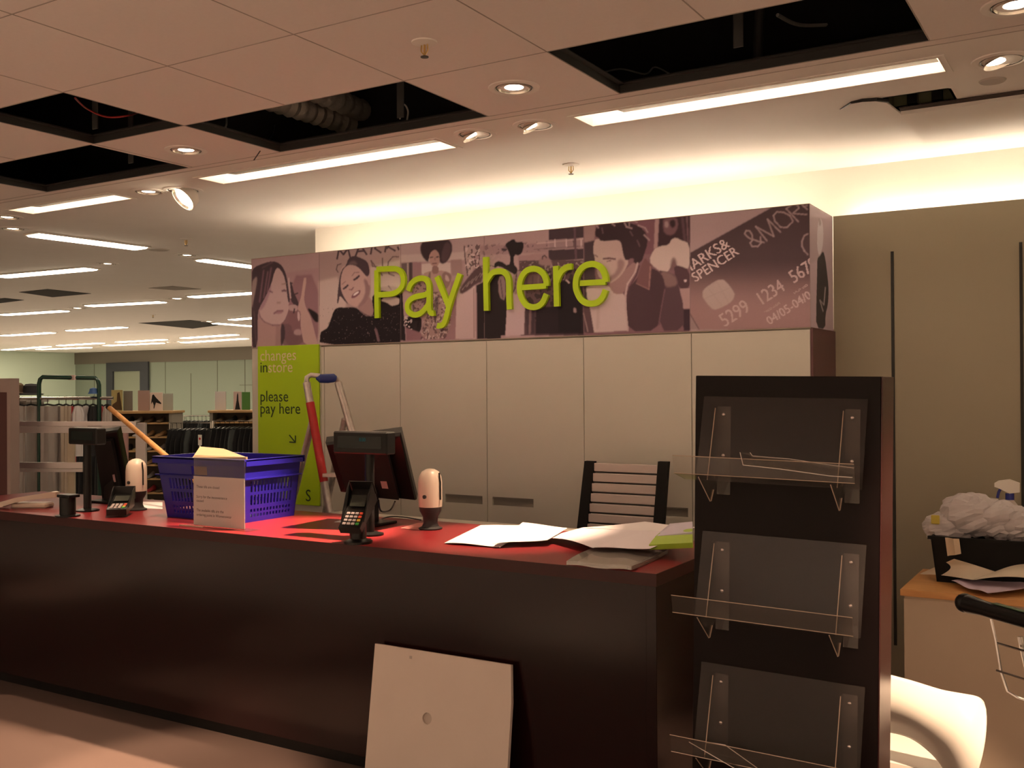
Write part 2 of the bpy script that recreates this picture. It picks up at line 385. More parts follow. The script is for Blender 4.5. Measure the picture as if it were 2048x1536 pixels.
# ================================================================ CABINETS AND BANNER
YC, ZB, ZT = 5.0, 1.895, 2.50
DX = [-4.455, -3.834, -3.20, -2.564, -1.935, -1.320]
side_m = mat('cabinet_side_maroon', (.10, .035, .04), .35)
def cabinet(x0, x1, doors, label, handles):
    t = thing('storage_cabinet', label, 'cabinet', ((x0+x1)/2, YC+.22, 0), 0, 'tall cream cabinets behind the counter')
    b = MB(); b.box((x0+.001, YC+.021, .0), (x1-.001, YW-.205, .08)).box((x0+.001, YC+.021, .08), (x1-.001, YW-.205, ZB-.002))
    b.build('body', m_panel, t)
    for (a, c_), hp in zip(doors, handles):
        d = MB(); z0, z1 = .085, ZB-.012; ya, yb = YC, YC+.020; a += .002; c_ -= .002
        if hp is None: d.box((a, ya, z0), (c_, yb, z1))
        else:
            ha, hb_ = hp; hz0, hz1 = .925, .975
            d.box((a, ya, z0), (c_, yb, hz0)).box((a, ya, hz1), (c_, yb, z1)).box((a, ya, hz0), (ha, yb, hz1)).box((hb_, ya, hz0), (c_, yb, hz1))
        do = d.build('door', m_panel, t)
        if hp:
            g = MB().box((ha, yb-.006, .925), (hb_, yb-.001, .975)).box((ha, ya+.001, .968), (hb_, yb, .975))
            g.build('recessed_handle', mat('handle_grey', (.24, .22, .19), .5), do)
    return t
c1 = cabinet(-4.475, DX[1], [(-4.475, -4.45), (-4.45, DX[1])], 'single door cream cabinet behind the ladder, beside the lime sign', [None, (-4.06, -3.87)])
c2 = cabinet(DX[1], DX[3], [(DX[1], DX[2]), (DX[2], DX[3])], 'double door cream cabinet with two recessed handles meeting at its middle', [(-3.50, -3.235), (-3.165, -2.89)])
c3 = cabinet(DX[3], DX[5], [(DX[3], DX[4]), (DX[4], DX[5])], 'double door cream cabinet behind the slatted chair back, maroon end panel', [(-2.17, -1.960), (-1.905, -1.70)])
MB().box((DX[5]-.001, YC+.001, 0), (DX[5]+.012, 5.45, ZB-.003)).build('end_panel', side_m, c3)['label'] = 'dark maroon end panel'
# pillar left of the cabinets
pil = struct(MB().box((XW0, YC+.003, 0), (-4.477, YW, ZB-.001)).build('wall_pillar', m_panel))
# ---- painted print canvas: a fine grid of vertex colours
class Canvas:
    def __init__(s, o, du, dv, nu, nv):
        s.nu, s.nv = nu, nv
        U, V = np.meshgrid(np.arange(nu)/(nu-1), np.arange(nv)/(nv-1))
        s.P = np.array(o)[None, None]+U[..., None]*np.array(du)+V[..., None]*np.array(dv)
        Q = s.P-np.array([0, 0, EYE]); w_ = Q@AF
        s.X = 1024+FPX*(Q@AR)/w_; s.Y = 768-FPX*(Q@AU)/w_
        s.c = np.zeros((nv, nu, 3))
    def mask(s, poly, blur=1):
        p = np.array(poly, float); m = np.zeros(s.X.shape)
        sel = (s.X > p[:, 0].min()-4) & (s.X < p[:, 0].max()+4) & (s.Y > p[:, 1].min()-4) & (s.Y < p[:, 1].max()+4)
        if not sel.any(): return m
        r = np.where(sel.any(1))[0]; c = np.where(sel.any(0))[0]; r0, r1, c0, c1_ = r[0], r[-1]+1, c[0], c[-1]+1
        x, y = s.X[r0:r1, c0:c1_], s.Y[r0:r1, c0:c1_]; ins = np.zeros(x.shape, bool)
        for i in range(len(p)):
            (xa, ya), (xb, yb) = p[i], p[(i+1) % len(p)]
            if ya == yb: continue
            cnd = ((ya > y) != (yb > y)) & (x < (xb-xa)*(y-ya)/(yb-ya)+xa); ins ^= cnd
        m[r0:r1, c0:c1_] = ins
        for _ in range(blur):
            m = (m+np.roll(m, 1, 0)+np.roll(m, -1, 0))/3; m = (m+np.roll(m, 1, 1)+np.roll(m, -1, 1))/3
        return m
    def paint(s, poly, col, blur=1, a=1., sm=0, fr=None):
        if fr: poly = [(fr[0]+x/fr[2], fr[1]+y/fr[2]) for x, y in poly]
        if sm: poly = chaikin(poly, sm)
        m = (s.mask(poly, blur)*a)[..., None]; s.c = s.c*(1-m)+np.array(col)*m
    def line(s, pts, wd, col, fr=None, blur=1, a=1.):
        if fr: pts = [(fr[0]+x/fr[2], fr[1]+y/fr[2]) for x, y in pts]; wd = wd/fr[2]
        for (xa, ya), (xb, yb) in zip(pts[:-1], pts[1:]):
            d = math.hypot(xb-xa, yb-ya) or 1; nx, ny = -(yb-ya)/d*wd/2, (xb-xa)/d*wd/2; ex, ey = (xb-xa)/d*wd*.3, (yb-ya)/d*wd*.3
            s.paint([(xa+nx-ex, ya+ny-ey), (xb+nx+ex, yb+ny+ey), (xb-nx+ex, yb-ny+ey), (xa-nx-ex, ya-ny-ey)], col, blur, a)
    def mottle(s, poly, col, n, r, fr=None, a=.6, seed=1):      # speckle of small blobs inside a polygon
        if fr: poly = [(fr[0]+x/fr[2], fr[1]+y/fr[2]) for x, y in poly]; r = r/fr[2]
        g = np.random.default_rng(seed); nz = g.random((s.nv, s.nu)); k = max(1, int(r))
        for _ in range(k): nz = (nz+np.roll(nz, 1, 0)+np.roll(nz, -1, 0)+np.roll(nz, 1, 1)+np.roll(nz, -1, 1))/5
        th = np.quantile(nz, 1-n); m = (s.mask(poly, 1)*(nz > th)*a)[..., None]; s.c = s.c*(1-m)+np.array(col)*m
    def text(s, body, m2px, col, clip=0):   # m2px maps text coordinates to photo pixels
        m = np.zeros(s.X.shape)
        for tri in text_tris(body): m = np.maximum(m, s.mask([m2px(*q) for q in tri], 0))
        m = (np.maximum(m, np.roll(m, 1, 1))*.7+m*.3)*(s.X > clip); m = m[..., None]; s.c = s.c*(1-m)+np.array(col)*m
    def build(s, name, m, parent):
        me = bpy.data.meshes.new(name); o = bpy.data.objects.new(name, me); COL.objects.link(o); o.parent = parent; org = ORG[parent.name]; ORG[o.name] = org
        v = s.P.reshape(-1, 3)-np.array(org); nu, nv = s.nu, s.nv
        i = (np.arange(nv-1)[:, None]*nu+np.arange(nu-1)[None]).reshape(-1); q = np.stack([i, i+1, i+1+nu, i+nu], 1)
        me.vertices.add(len(v)); me.vertices.foreach_set('co', v.reshape(-1)); me.loops.add(q.size); me.loops.foreach_set('vertex_index', q.reshape(-1).astype(np.int32))
        me.polygons.add(len(q)); me.polygons.foreach_set('loop_start', (np.arange(len(q))*4).astype(np.int32)); me.update(); me.validate()
        at = me.color_attributes.new('Col', 'FLOAT_COLOR', 'POINT'); cc = np.ones((len(v), 4), np.float32); cc[:, :3] = np.clip(s.c.reshape(-1, 3), 0, 1); at.data.foreach_set('color', cc.reshape(-1))
        me.materials.append(m); return o
_tc = {}
def text_mesh(body, sp=1.0):
    cu = bpy.data.curves.new('t', 'FONT'); cu.body = body; cu.resolution_u = 3; cu.space_character = sp
    o = bpy.data.objects.new('t', cu); COL.objects.link(o); bpy.context.view_layer.update()
    me = bpy.data.meshes.new_from_object(o.evaluated_get(bpy.context.evaluated_depsgraph_get())); bpy.data.objects.remove(o); bpy.data.curves.remove(cu)
    return me
def text_tris(body):
    if body not in _tc:
        me = text_mesh(body); me.calc_loop_triangles(); _tc[body] = [[tuple(me.vertices[i].co[:2]) for i in t.vertices] for t in me.loop_triangles]
    return _tc[body]
def text_plane(mb, body, o, du, dv, sp=1.0):      # lay text on a surface: o origin, du/dv world vectors per text unit
    me = text_mesh(body, sp); o, du, dv = Vector(o), Vector(du), Vector(dv)
    mb.add([o+du*v.co.x+dv*v.co.y for v in me.vertices], [tuple(p.vertices) for p in me.polygons]); return mb
BX0, BX1 = XW0, DX[5]
ban = thing('banner_box', 'long photo banner box above the cabinets with large lime Pay here letters', 'banner', ((BX0+BX1)/2, YC+.2, ZB))
bb = MB(); 
bb.box((BX0, YC+.002, ZB), (BX1-.002, YC+.02, ZT-.003)).box((BX1-.02, YC+.002, ZB), (BX1-.002, 5.448, ZT-.003)).box((BX0, YC+.02, ZB), (BX1-.02, YW-.01, ZB+.015)).box((BX0, YC+.02, ZB), (BX0+.015, YW-.001, ZT-.06))
bb.build('carcass', mat('banner_core', (.5, .42, .36), .7), ban)
bt = MB().box((BX0, YC-.001, ZT-.003), (BX1, YC+.02, ZT)).box((BX1-.02, YC+.02, ZT-.003), (BX1, 5.449, ZT)).box((BX0, YC-.003, ZB-.006), (BX1+.002, YC+.01, ZB-.001))
bt.build('edge_strip', mat('banner_edge', (.30, .25, .2), .6), ban)
def D(r, g, b): return A(r, g, b, 1.0)
k0 = D(27, 18, 17); k1 = D(50, 34, 34); k2 = D(80, 52, 50); k3 = D(105, 72, 66); k4 = D(128, 94, 86); k5 = D(142, 108, 98); k6 = D(155, 122, 112)
nu = int((BX1-BX0)/.003); nv = int((ZT-ZB-.004)/.003)
cv = Canvas((BX0, YC, ZB), (BX1-BX0, 0, 0), (0, 0, ZT-ZB-.003), nu, nv)
BIG = [(400, 300), (1700, 300), (1700, 800), (400, 800)]
cv.paint(BIG, k4)
# panel 1: long haired woman with raised hand
F1 = (500, 500, 7.3125)
cv.paint([(400, 400), (638, 400), (638, 800), (400, 800)], D(118, 84, 78))
cv.paint([(560, 380), (1015, 350), (1015, 1500), (560, 1500)], D(98, 62, 60), 6, .8, 1, F1)
cv.paint([(0, 0), (1015, 0), (1015, 260), (560, 330), (0, 300)], D(122, 90, 82), 6, 1, 0, F1)
cv.paint([(540, 800), (700, 800), (760, 1050), (700, 1400), (520, 1400), (430, 1000)], D(92, 58, 55), 3, .9, 1, F1)
cv.paint([(430, 1080), (600, 1080), (620, 1200), (760, 1180), (780, 1400), (420, 1400)], k2, 2, .8, 1, F1)
cv.paint([(640, 1170), (740, 1150), (760, 1250), (640, 1240)], k4, 2, .8, 1, F1)
cv.paint([(580, 440), (620, 520), (640, 620), (700, 740), (720, 830), (620, 800), (560, 600)], k1, 1, 1, 1, F1)
cv.line([(595, 480), (615, 490)], 22, k1, F1); cv.line([(650, 650), (700, 630)], 18, k1, F1)
cv.line([(565, 415), (590, 700)], 26, D(135, 102, 92), F1)
cv.paint([(830, 840), (920, 880), (1015, 950), (1015, 1050), (960, 1060), (900, 980)], k0, 2, 1, 1, F1)
cv.paint([(785, 420), (800, 400), (825, 410), (820, 500), (800, 600), (790, 740), (820, 850), (880, 960), (920, 1100), (960, 1260), (1000, 1400), (800, 1400), (750, 1200), (735, 1050), (745, 900), (690, 880), (720, 760), (745, 700), (765, 560)], D(132, 96, 84), 1, 1, 1, F1)
cv.paint([(560, 800), (690, 800), (700, 880), (660, 900), (560, 880)], k4, 1, 1, 1, F1)
cv.paint([(690, 900), (725, 900), (730, 1030), (700, 1040)], k5, 1, 1, 1, F1); cv.line([(650, 860), (640, 920)], 20, k1, F1)
cv.paint([(130, 1000), (300, 1090), (450, 1080), (440, 1420), (120, 1430)], D(124, 88, 78), 1, 1, 0, F1)
cv.paint([(380, 1090), (450, 1080), (460, 1420), (370, 1420)], D(110, 76, 68), 3, .7, 0, F1)
cv.paint([(450, 1090), (500, 1080), (520, 1250), (470, 1400), (450, 1400)], k1, 2, 1, 1, F1)
cv.paint([(400, 245), (470, 300), (530, 450), (560, 640), (570, 800), (560, 900), (500, 1040), (420, 1100), (330, 1095), (210, 1050), (140, 960), (110, 860), (200, 700), (320, 500), (350, 300)], D(136, 102, 92), 1, 1, 1, F1)
cv.paint([(260, 500), (330, 520), (230, 800), (150, 900), (130, 850)], D(108, 70, 72), 5, .7, 1, F1)
cv.paint([(20, 330), (60, 250), (200, 190), (330, 160), (430, 190), (500, 280), (540, 400), (560, 560), (590, 760), (555, 770), (530, 520), (490, 350), (410, 245), (360, 310), (310, 500), (230, 680), (130, 860), (110, 980), (110, 1430), (20, 1440)], k1, 1, 1, 1, F1)
cv.paint([(20, 480), (90, 380), (110, 430), (60, 700), (20, 900)], D(120, 92, 80), 3, .8, 1, F1)
for a, b in [((200, 300), (140, 760)), ((260, 320), (200, 700)), ((310, 260), (250, 620))]: cv.line([a, b], 20, D(96, 62, 62), F1, 3, .7)
for a, b in [((60, 900), (90, 1380)), ((330, 180), (180, 260))]: cv.line([a, b], 16, D(70, 48, 46), F1, 2, .8)
cv.line([(470, 600), (500, 590), (530, 600)], 26, D(78, 48, 50), F1, 2); cv.line([(285, 600), (330, 620)], 18, D(80, 48, 52), F1, 2)
cv.line([(465, 500), (530, 490)], 14, D(104, 74, 62), F1, 2); cv.line([(395, 770), (440, 770)], 20, D(108, 76, 66), F1, 3)
cv.line([(350, 930), (400, 895), (480, 890)], 22, D(92, 54, 56), F1, 2); cv.paint([(360, 920), (400, 895), (480, 890), (470, 930), (400, 940)], D(112, 72, 70), 2, .8, 1, F1)
cv.line([(125, 880), (150, 980), (210, 1050), (330, 1100), (440, 1095)], 14, D(88, 54, 54), F1, 2, .8)
# panel 2: laughing woman, store sign behind
F2 = (630, 470, 6.68)
cv.paint([(638, 400), (800, 400), (800, 800), (638, 800)], D(118, 88, 78))
cv.paint([(50, 620), (300, 560), (420, 900), (300, 1500), (50, 1500)], D(142, 112, 98), 8, .9, 0, F2)
cv.paint([(740, 430), (1140, 330), (1140, 960), (740, 960)], D(140, 112, 98), 6, .9, 0, F2)
for seg in [[(295, 320), (320, 190), (380, 260), (440, 180), (480, 330)], [(540, 290), (600, 120), (690, 260)], [(570, 220), (650, 210)], [(745, 255), (765, 130)], [(765, 150), (820, 120), (800, 180), (880, 235)], [(935, 225), (960, 100)], [(960, 180), (1010, 100)], [(980, 160), (1070, 210)], [(1105, 160), (1120, 195)]]:
    cv.line(seg, 24, k1, F2)
for seg in [[(350, 385), (300, 400), (285, 460), (310, 500)], [(750, 340), (770, 420), (830, 420)], [(900, 310), (905, 450)], [(745, 340), (900, 540)], [(1120, 290), (1040, 290), (980, 360), (970, 440), (990, 520), (1060, 545)], [(980, 680), (1020, 730)], [(870, 730), (860, 640)]]:
    cv.line(seg, 14, D(70, 48, 44), F2)
cv.paint([(860, 690), (1100, 680), (1130, 760), (860, 760)], D(112, 84, 76), 3, .6, 1, F2)
blouse = [(60, 1480), (70, 1300), (110, 1275), (170, 1240), (210, 1130), (250, 1010), (300, 965), (420, 970), (520, 960), (620, 1010), (700, 1060), (770, 1100), (760, 900), (770, 800), (870, 740), (1000, 760), (1150, 780), (1180, 1000), (1210, 1420), (1200, 1480)]
cv.paint(blouse, D(22, 14, 14), 1, 1, 1, F2)
cv.paint([(870, 880), (930, 830), (1130, 830), (1130, 920), (1070, 940), (1020, 950), (960, 900)], D(134, 106, 92), 1, 1, 1, F2)
cv.mottle([(600+q[0]*0, q[1]) for q in []] or [(640, 610), (810, 610), (810, 690), (640, 690)], D(90, 66, 60), .02, 3, None, .5, 3)
cv.paint([(560, 980), (620, 940), (700, 820), (760, 860), (790, 1060), (720, 1080), (640, 1040)], D(112, 78, 70), 1, 1, 1, F2)
cv.paint([(350, 430), (420, 400), (520, 400), (600, 440), (680, 540), (720, 620), (735, 720), (700, 850), (600, 950), (520, 960), (430, 900), (360, 820), (340, 700), (335, 560)], D(134, 98, 86), 1, 1, 1, F2)
cv.paint([(640, 560), (735, 640), (740, 760), (690, 880), (600, 960), (560, 965), (640, 860), (680, 740)], D(92, 60, 56), 4, .8, 1, F2)
cv.paint([(700, 520), (745, 560), (740, 680), (705, 660)], D(128, 92, 84), 1, 1, 1, F2)
cv.paint([(420, 400), (440, 320), (520, 270), (620, 310), (700, 350), (730, 460), (725, 530), (695, 560), (640, 500), (590, 440), (520, 400), (450, 395), (380, 450), (345, 560), (340, 700), (370, 800), (450, 930), (420, 910), (330, 800), (320, 880), (295, 940), (300, 800), (320, 620), (350, 470)], k1, 1, 1, 1, F2)
cv.paint([(430, 390), (520, 330), (580, 400), (500, 400)], D(88, 64, 58), 4, .6, 1, F2)
cv.line([(520, 600), (560, 575), (590, 545)], 26, k1, F2, 1); cv.line([(380, 720), (410, 700), (440, 670)], 24, k1, F2, 1)
cv.line([(490, 550), (530, 500), (590, 500)], 10, D(98, 68, 60), F2, 1); cv.line([(360, 660), (410, 620)], 10, D(98, 68, 60), F2, 1)
cv.line([(460, 730), (490, 730), (515, 700)], 18, D(96, 62, 56), F2, 1)
cv.paint([(480, 830), (520, 770), (610, 725), (605, 780), (550, 830), (495, 850)], D(88, 50, 50), 1, 1, 1, F2)
cv.paint([(500, 815), (530, 775), (590, 745), (585, 770), (540, 805)], D(165, 134, 120), 1, 1, 1, F2)
for p in [[(600, 1010), (650, 1050), (690, 1080)], [(690, 1080), (780, 1075)], [(800, 1260), (850, 1420)]]: cv.line(p, 16, D(92, 64, 60), F2, 1, .8)
cv.paint([(800, 1230), (830, 1260), (870, 1420), (830, 1420)], D(86, 58, 56), 1, .8, 0, F2)
g2 = np.random.default_rng(3)
for _ in range(45):
    x, y = g2.uniform(230, 1150), g2.uniform(1010, 1420); cv.line([(x, y), (x+9, y)], 8, D(74, 58, 54), F2, 1, .5)
# panel 3: woman with round hair, dresses
F3 = (800, 450, 6.145)
cv.paint([(801, 400), (968, 400), (968, 800), (801, 800)], D(116, 84, 78))
cv.paint([(0, 100), (1100, 40), (1100, 330), (0, 400)], D(124, 94, 86), 3, 1, 0, F3)
cv.paint([(0, 370), (820, 330), (820, 430), (0, 460)], D(136, 108, 96), 2, .9, 0, F3)
cv.paint([(20, 470), (160, 460), (160, 700), (20, 700)], D(70, 50, 48), 1, 1, 0, F3); cv.line([(95, 470), (100, 690)], 18, D(118, 90, 80), F3); cv.line([(130, 470), (130, 690)], 30, k1, F3)
cv.paint([(160, 460), (260, 455), (260, 700), (160, 700)], D(104, 70, 66), 1, 1, 0, F3)
cv.paint([(265, 480), (620, 460), (620, 600), (270, 610)], D(138, 110, 98), 1, 1, 0, F3)
cv.paint([(620, 430), (760, 420), (770, 620), (640, 620)], D(106, 76, 68), 2, 1, 0, F3)
cv.paint([(0, 780), (30, 800), (70, 1420), (0, 1420)], k0, 1, 1, 0, F3)
cv.paint([(30, 820), (140, 800), (150, 1120), (50, 1130)], D(124, 92, 84), 1, 1, 0, F3)
cv.paint([(60, 1130), (270, 1100), (260, 1330), (150, 1340), (60, 1260)], k0, 1, 1, 1, F3); cv.mottle([(808, 632), (824, 632), (824, 660), (808, 660)], D(150, 120, 108), .3, 6, None, .8, 5)
cv.paint([(70, 1260), (270, 1330), (640, 1330), (690, 1400), (80, 1420)], D(98, 62, 60), 2, 1, 0, F3)
cv.paint([(560, 700), (700, 680), (690, 1400), (560, 1400)], D(104, 70, 66), 2, 1, 0, F3)
cv.paint([(270, 600), (380, 560), (560, 560), (640, 620), (620, 760), (600, 860), (560, 900), (380, 900), (340, 760)], D(118, 84, 74), 1, 1, 1, F3)
cv.paint([(350, 600), (380, 560), (370, 760), (420, 880), (380, 900), (330, 760)], k1, 2, .7, 1, F3)
cv.paint([(520, 560), (640, 600), (620, 720), (560, 800), (510, 740)], D(84, 56, 50), 2, .8, 1, F3); cv.paint([(560, 600), (600, 640), (610, 700), (550, 680)], D(128, 96, 88), 1, .9, 1, F3)
dress = [(330, 860), (420, 820), (560, 830), (620, 960), (640, 1160), (560, 1400), (250, 1410), (290, 1180), (330, 1040)]
cv.paint(dress, D(112, 80, 70), 1, 1, 1, F3)
dp = [(F3[0]+x/F3[2], F3[1]+y/F3[2]) for x, y in dress]; cv.mottle(dp, D(64, 42, 40), .38, 8, None, .8, 7); cv.mottle(dp, D(144, 114, 102), .2, 6, None, .6, 8)
cv.paint([(430, 860), (480, 900), (460, 1100), (430, 1240), (420, 1000)], k1, 2, .8, 1, F3); cv.paint([(150, 720), (330, 700), (330, 900), (270, 1080), (160, 1060)], D(108, 76, 68), 1, 1, 1, F3)
pp = [(824, 568), (855, 562), (850, 625), (826, 622)]; cv.mottle(pp, D(60, 38, 36), .3, 6, None, .8, 11)
hair = [(250, 250), (290, 190), (400, 170), (540, 160), (620, 190), (650, 280), (620, 390), (560, 470), (500, 480), (460, 380), (350, 400), (350, 470), (280, 400), (250, 330)]
cv.paint(hair, D(40, 26, 26), 2, 1, 2, F3); cv.paint([(560, 190), (640, 250), (600, 420), (520, 470), (500, 380)], D(66, 44, 42), 4, .6, 1, F3)
cv.paint([(355, 380), (390, 320), (440, 300), (480, 350), (490, 430), (470, 500), (430, 530), (385, 500), (360, 440)], D(120, 84, 72), 1, 1, 2, F3); cv.paint([(395, 500), (470, 500), (480, 600), (390, 600)], D(96, 64, 56), 1, 1, 1, F3)
cv.line([(375, 400), (405, 395)], 14, k1, F3); cv.line([(445, 395), (475, 390)], 14, k1, F3); cv.line([(400, 475), (450, 470)], 14, D(70, 40, 38), F3); cv.line([(428, 400), (432, 440)], 8, D(90, 60, 52), F3)
# hanging garments rail, panels 3-4
cv.paint([(700, 760), (920, 740), (930, 1400), (680, 1400)], D(136, 104, 94), 1, 1, 0, F3)
cv.line([(905, 780), (912, 1390)], 10, D(100, 70, 62), F3)
cv.paint([(820, 300), (900, 300), (900, 600), (840, 660), (800, 420)], D(126, 96, 86), 2, 1, 1, F3); cv.line([(790, 260), (800, 400), (830, 620)], 14, D(60, 40, 38), F3)
cv.paint([(730, 780), (900, 560), (1010, 470), (1020, 700), (940, 720), (850, 800), (740, 860)], D(58, 38, 36), 2, 1, 1, F3)
for i in range(9): cv.line([(760+i*28, 800-i*20), (860+i*22, 690-i*16)], 10, [D(120, 90, 80), D(30, 20, 20)][i % 2], F3, 1, .7)
cv.paint([(940, 740), (1240, 600), (1240, 1400), (950, 1400)], k0, 1, 1, 0, F3)
cv.mottle([(935, 490), (1002, 485), (1002, 530), (935, 545)], D(54, 36, 34), .4, 9, None, .8, 13); cv.mottle([(930, 495), (1000, 490), (1000, 535), (930, 540)], D(146, 116, 104), .16, 7, None, .8, 14)
F4 = (960, 440, 6.145)
cv.paint([(0, 170), (840, 100), (840, 560), (0, 560)], D(124, 92, 84), 1, .9, 0, F4)
cv.paint([(0, 320), (840, 280), (840, 400), (0, 430)], D(112, 80, 74), 2, .9, 0, F4); cv.mottle([(965, 490), (1096, 482), (1096, 500), (965, 512)], D(76, 52, 50), .25, 8, None, .6, 15)
cv.paint([(470, 440), (840, 400), (840, 640), (470, 640)], D(112, 78, 72), 2, .8, 0, F4)
cv.paint([(845, 90), (1280, 40), (1280, 240), (845, 250)], k1, 1, 1, 0, F4); cv.paint([(845, 250), (1280, 215), (1280, 350), (845, 370)], D(112, 82, 76), 1, 1, 0, F4)
for x in (920, 1060, 1150, 1240): cv.line([(x, 240), (x+4, 330)], 12, [k1, k6][x % 20 == 0], F4)
cv.line([(700, 290), (1280, 230)], 10, k5, F4); cv.line([(660, 360), (1280, 320)], 10, D(80, 56, 52), F4)
cv.paint([(840, 370), (1280, 350), (1280, 480), (900, 510), (840, 480)], k1, 1, 1, 0, F4); cv.line([(1160, 60), (1180, 480)], 26, D(72, 48, 48), F4)
cv.paint([(480, 500), (1280, 490), (1350, 700), (1350, 1420), (480, 1420)], D(66, 44, 42), 1, 1, 0, F4)
cv.mottle([(1030, 525), (1180, 522), (1180, 560), (1030, 570)], D(120, 90, 82), .25, 8, None, .6, 17); cv.mottle([(1035, 540), (1180, 535), (1180, 640), (1035, 640)], D(30, 20, 20), .4, 9, None, .7, 18)
cv.paint([(100, 680), (330, 640), (330, 1420), (100, 1420), (0, 1420), (0, 860), (60, 700)], k0, 1, 1, 0, F4)
cv.paint([(220, 690), (310, 680), (320, 1000), (230, 950)], D(100, 72, 66), 1, 1, 1, F4); cv.line([(250, 730), (280, 960)], 10, k1, F4)
cv.paint([(350, 860), (560, 800), (540, 1410), (310, 1430), (330, 1100)], D(138, 106, 98), 1, 1, 0, F4); cv.paint([(400, 640), (520, 620), (500, 900), (400, 920)], D(110, 80, 72), 2, 1, 1, F4)
cv.line([(450, 660), (430, 840), (400, 900)], 14, k1, F4)
cv.paint([(310, 290), (420, 225), (445, 280), (540, 260), (530, 380), (480, 440), (420, 420), (410, 540), (470, 600), (440, 680), (370, 640), (230, 560), (170, 600), (180, 520), (250, 500), (350, 570), (380, 480), (340, 360), (320, 330)], k0, 1, 1, 1, F4)
cv.paint([(260, 345), (340, 350), (320, 385), (270, 380)], k1, 1, 1, 0, F4)
cv.paint([(540, 680), (640, 640), (760, 680), (780, 860), (600, 870), (540, 800)], D(76, 50, 46), 1, 1, 1, F4)
for x in (580, 650, 720): cv.line([(x, 690), (x-10, 860)], 16, [k1, D(96, 66, 60), k1][x // 70 % 3], F4, 2, .7)
cv.paint([(560, 1060), (680, 1060), (670, 1400), (570, 1400)], k1, 2, 1, 0, F4); cv.line([(620, 1100), (610, 1400)], 26, D(92, 64, 58), F4, 2)
cv.paint([(690, 1080), (900, 1060), (1260, 1060), (1280, 1400), (680, 1400)], D(30, 20, 20), 2, 1, 0, F4); cv.paint([(960, 760), (1180, 720), (1260, 900), (1240, 1380), (960, 1380)], D(24, 16, 16), 2, 1, 0, F4)
cv.paint([(720, 480), (800, 430), (860, 480), (900, 560), (720, 560)], D(106, 74, 68), 2, 1, 1, F4); cv.line([(765, 480), (770, 450), (795, 435), (820, 465)], 12, k1, F4)
cv.paint([(1145, 1080), (1180, 1080), (1190, 1140), (1150, 1140)], D(110, 80, 72), 1, 1, 1, F4); cv.line([(1060, 740), (1095, 770)], 18, k5, F4)
# panel 5: man in jacket beside a torso form
F5 = (1160, 410, 5.6875)
cv.paint([(1167, 380), (1380, 380), (1380, 800), (1167, 800)], D(92, 60, 58))
cv.paint([(45, 200), (180, 190), (160, 420), (45, 430)], D(112, 80, 72), 2, 1, 0, F5); cv.paint([(45, 430), (170, 400), (180, 1450), (45, 1450)], k1, 2, 1, 0, F5)
cv.paint([(600, 150), (850, 130), (850, 560), (700, 560)], D(86, 52, 52), 1, 1, 0, F5); cv.paint([(855, 130), (900, 130), (880, 480), (840, 500)], D(122, 88, 80), 1, 1, 0, F5)
cv.paint([(905, 120), (1250, 90), (1250, 620), (880, 620)], D(46, 28, 28), 1, 1, 0, F5)
cv.paint([(950, 150), (1100, 130), (1120, 250), (1060, 350), (960, 330), (940, 220)], D(84, 54, 52), 2, 1, 1, F5); cv.paint([(1010, 180), (1080, 160), (1090, 240), (1040, 270)], D(40, 24, 24), 2, 1, 1, F5); cv.paint([(960, 190), (1000, 180), (1010, 250), (965, 260)], D(124, 92, 84), 2, .8, 1, F5)
cv.line([(1160, 110), (1200, 460)], 30, D(66, 42, 42), F5, 2); cv.line([(1215, 110), (1230, 420)], 16, D(90, 60, 58), F5, 2)
cv.paint([(780, 640), (840, 500), (920, 465), (1010, 455), (1040, 390), (1090, 370), (1150, 400), (1250, 440), (1252, 720), (1160, 735), (1090, 680), (1070, 600), (1020, 740), (960, 780), (860, 720)], D(144, 114, 100), 1, 1, 1, F5)
cv.paint([(1040, 600), (1080, 590), (1110, 680), (1060, 740), (1020, 740)], D(84, 56, 50), 3, .8, 1, F5)
cv.paint([(1060, 720), (1110, 680), (1250, 740), (1250, 960), (1120, 960)], D(58, 36, 36), 1, 1, 1, F5); cv.paint([(1180, 850), (1210, 850), (1210, 870), (1190, 880)], k6, 1, 1, 0, F5)
cv.paint([(1130, 950), (1252, 945), (1252, 1180), (1150, 1180)], D(124, 90, 82), 1, 1, 0, F5); cv.paint([(1160, 1190), (1252, 1180), (1252, 1430), (1180, 1430)], D(44, 28, 30), 1, 1, 0, F5)
cv.paint([(40, 1100), (110, 1060), (170, 1450), (60, 1450)], D(64, 42, 40), 1, 1, 0, F5); cv.line([(40, 1230), (90, 1440)], 12, D(110, 80, 72), F5)
cv.paint([(880, 740), (1000, 760), (1090, 800), (1130, 950), (1180, 1150), (1180, 1430), (880, 1430)], D(62, 40, 40), 1, 1, 1, F5); cv.paint([(900, 740), (1080, 790), (1120, 920), (950, 940)], D(100, 70, 62), 3, .8, 1, F5)
cv.paint([(540, 950), (640, 850), (700, 760), (740, 700), (880, 740), (950, 820), (970, 950), (940, 1150), (890, 1430), (540, 1440), (520, 1150)], D(54, 34, 34), 1, 1, 1, F5)
cv.line([(965, 960), (930, 1150), (885, 1420)], 12, D(92, 60, 58), F5, 1, .8)
cv.paint([(70, 940), (140, 900), (220, 880), (330, 930), (480, 1000), (520, 1050), (540, 1430), (160, 1450), (110, 1150), (80, 1050)], D(142, 112, 100), 1, 1, 0, F5)
cv.line([(210, 1150), (200, 1400)], 30, D(124, 94, 84), F5, 4, .5)
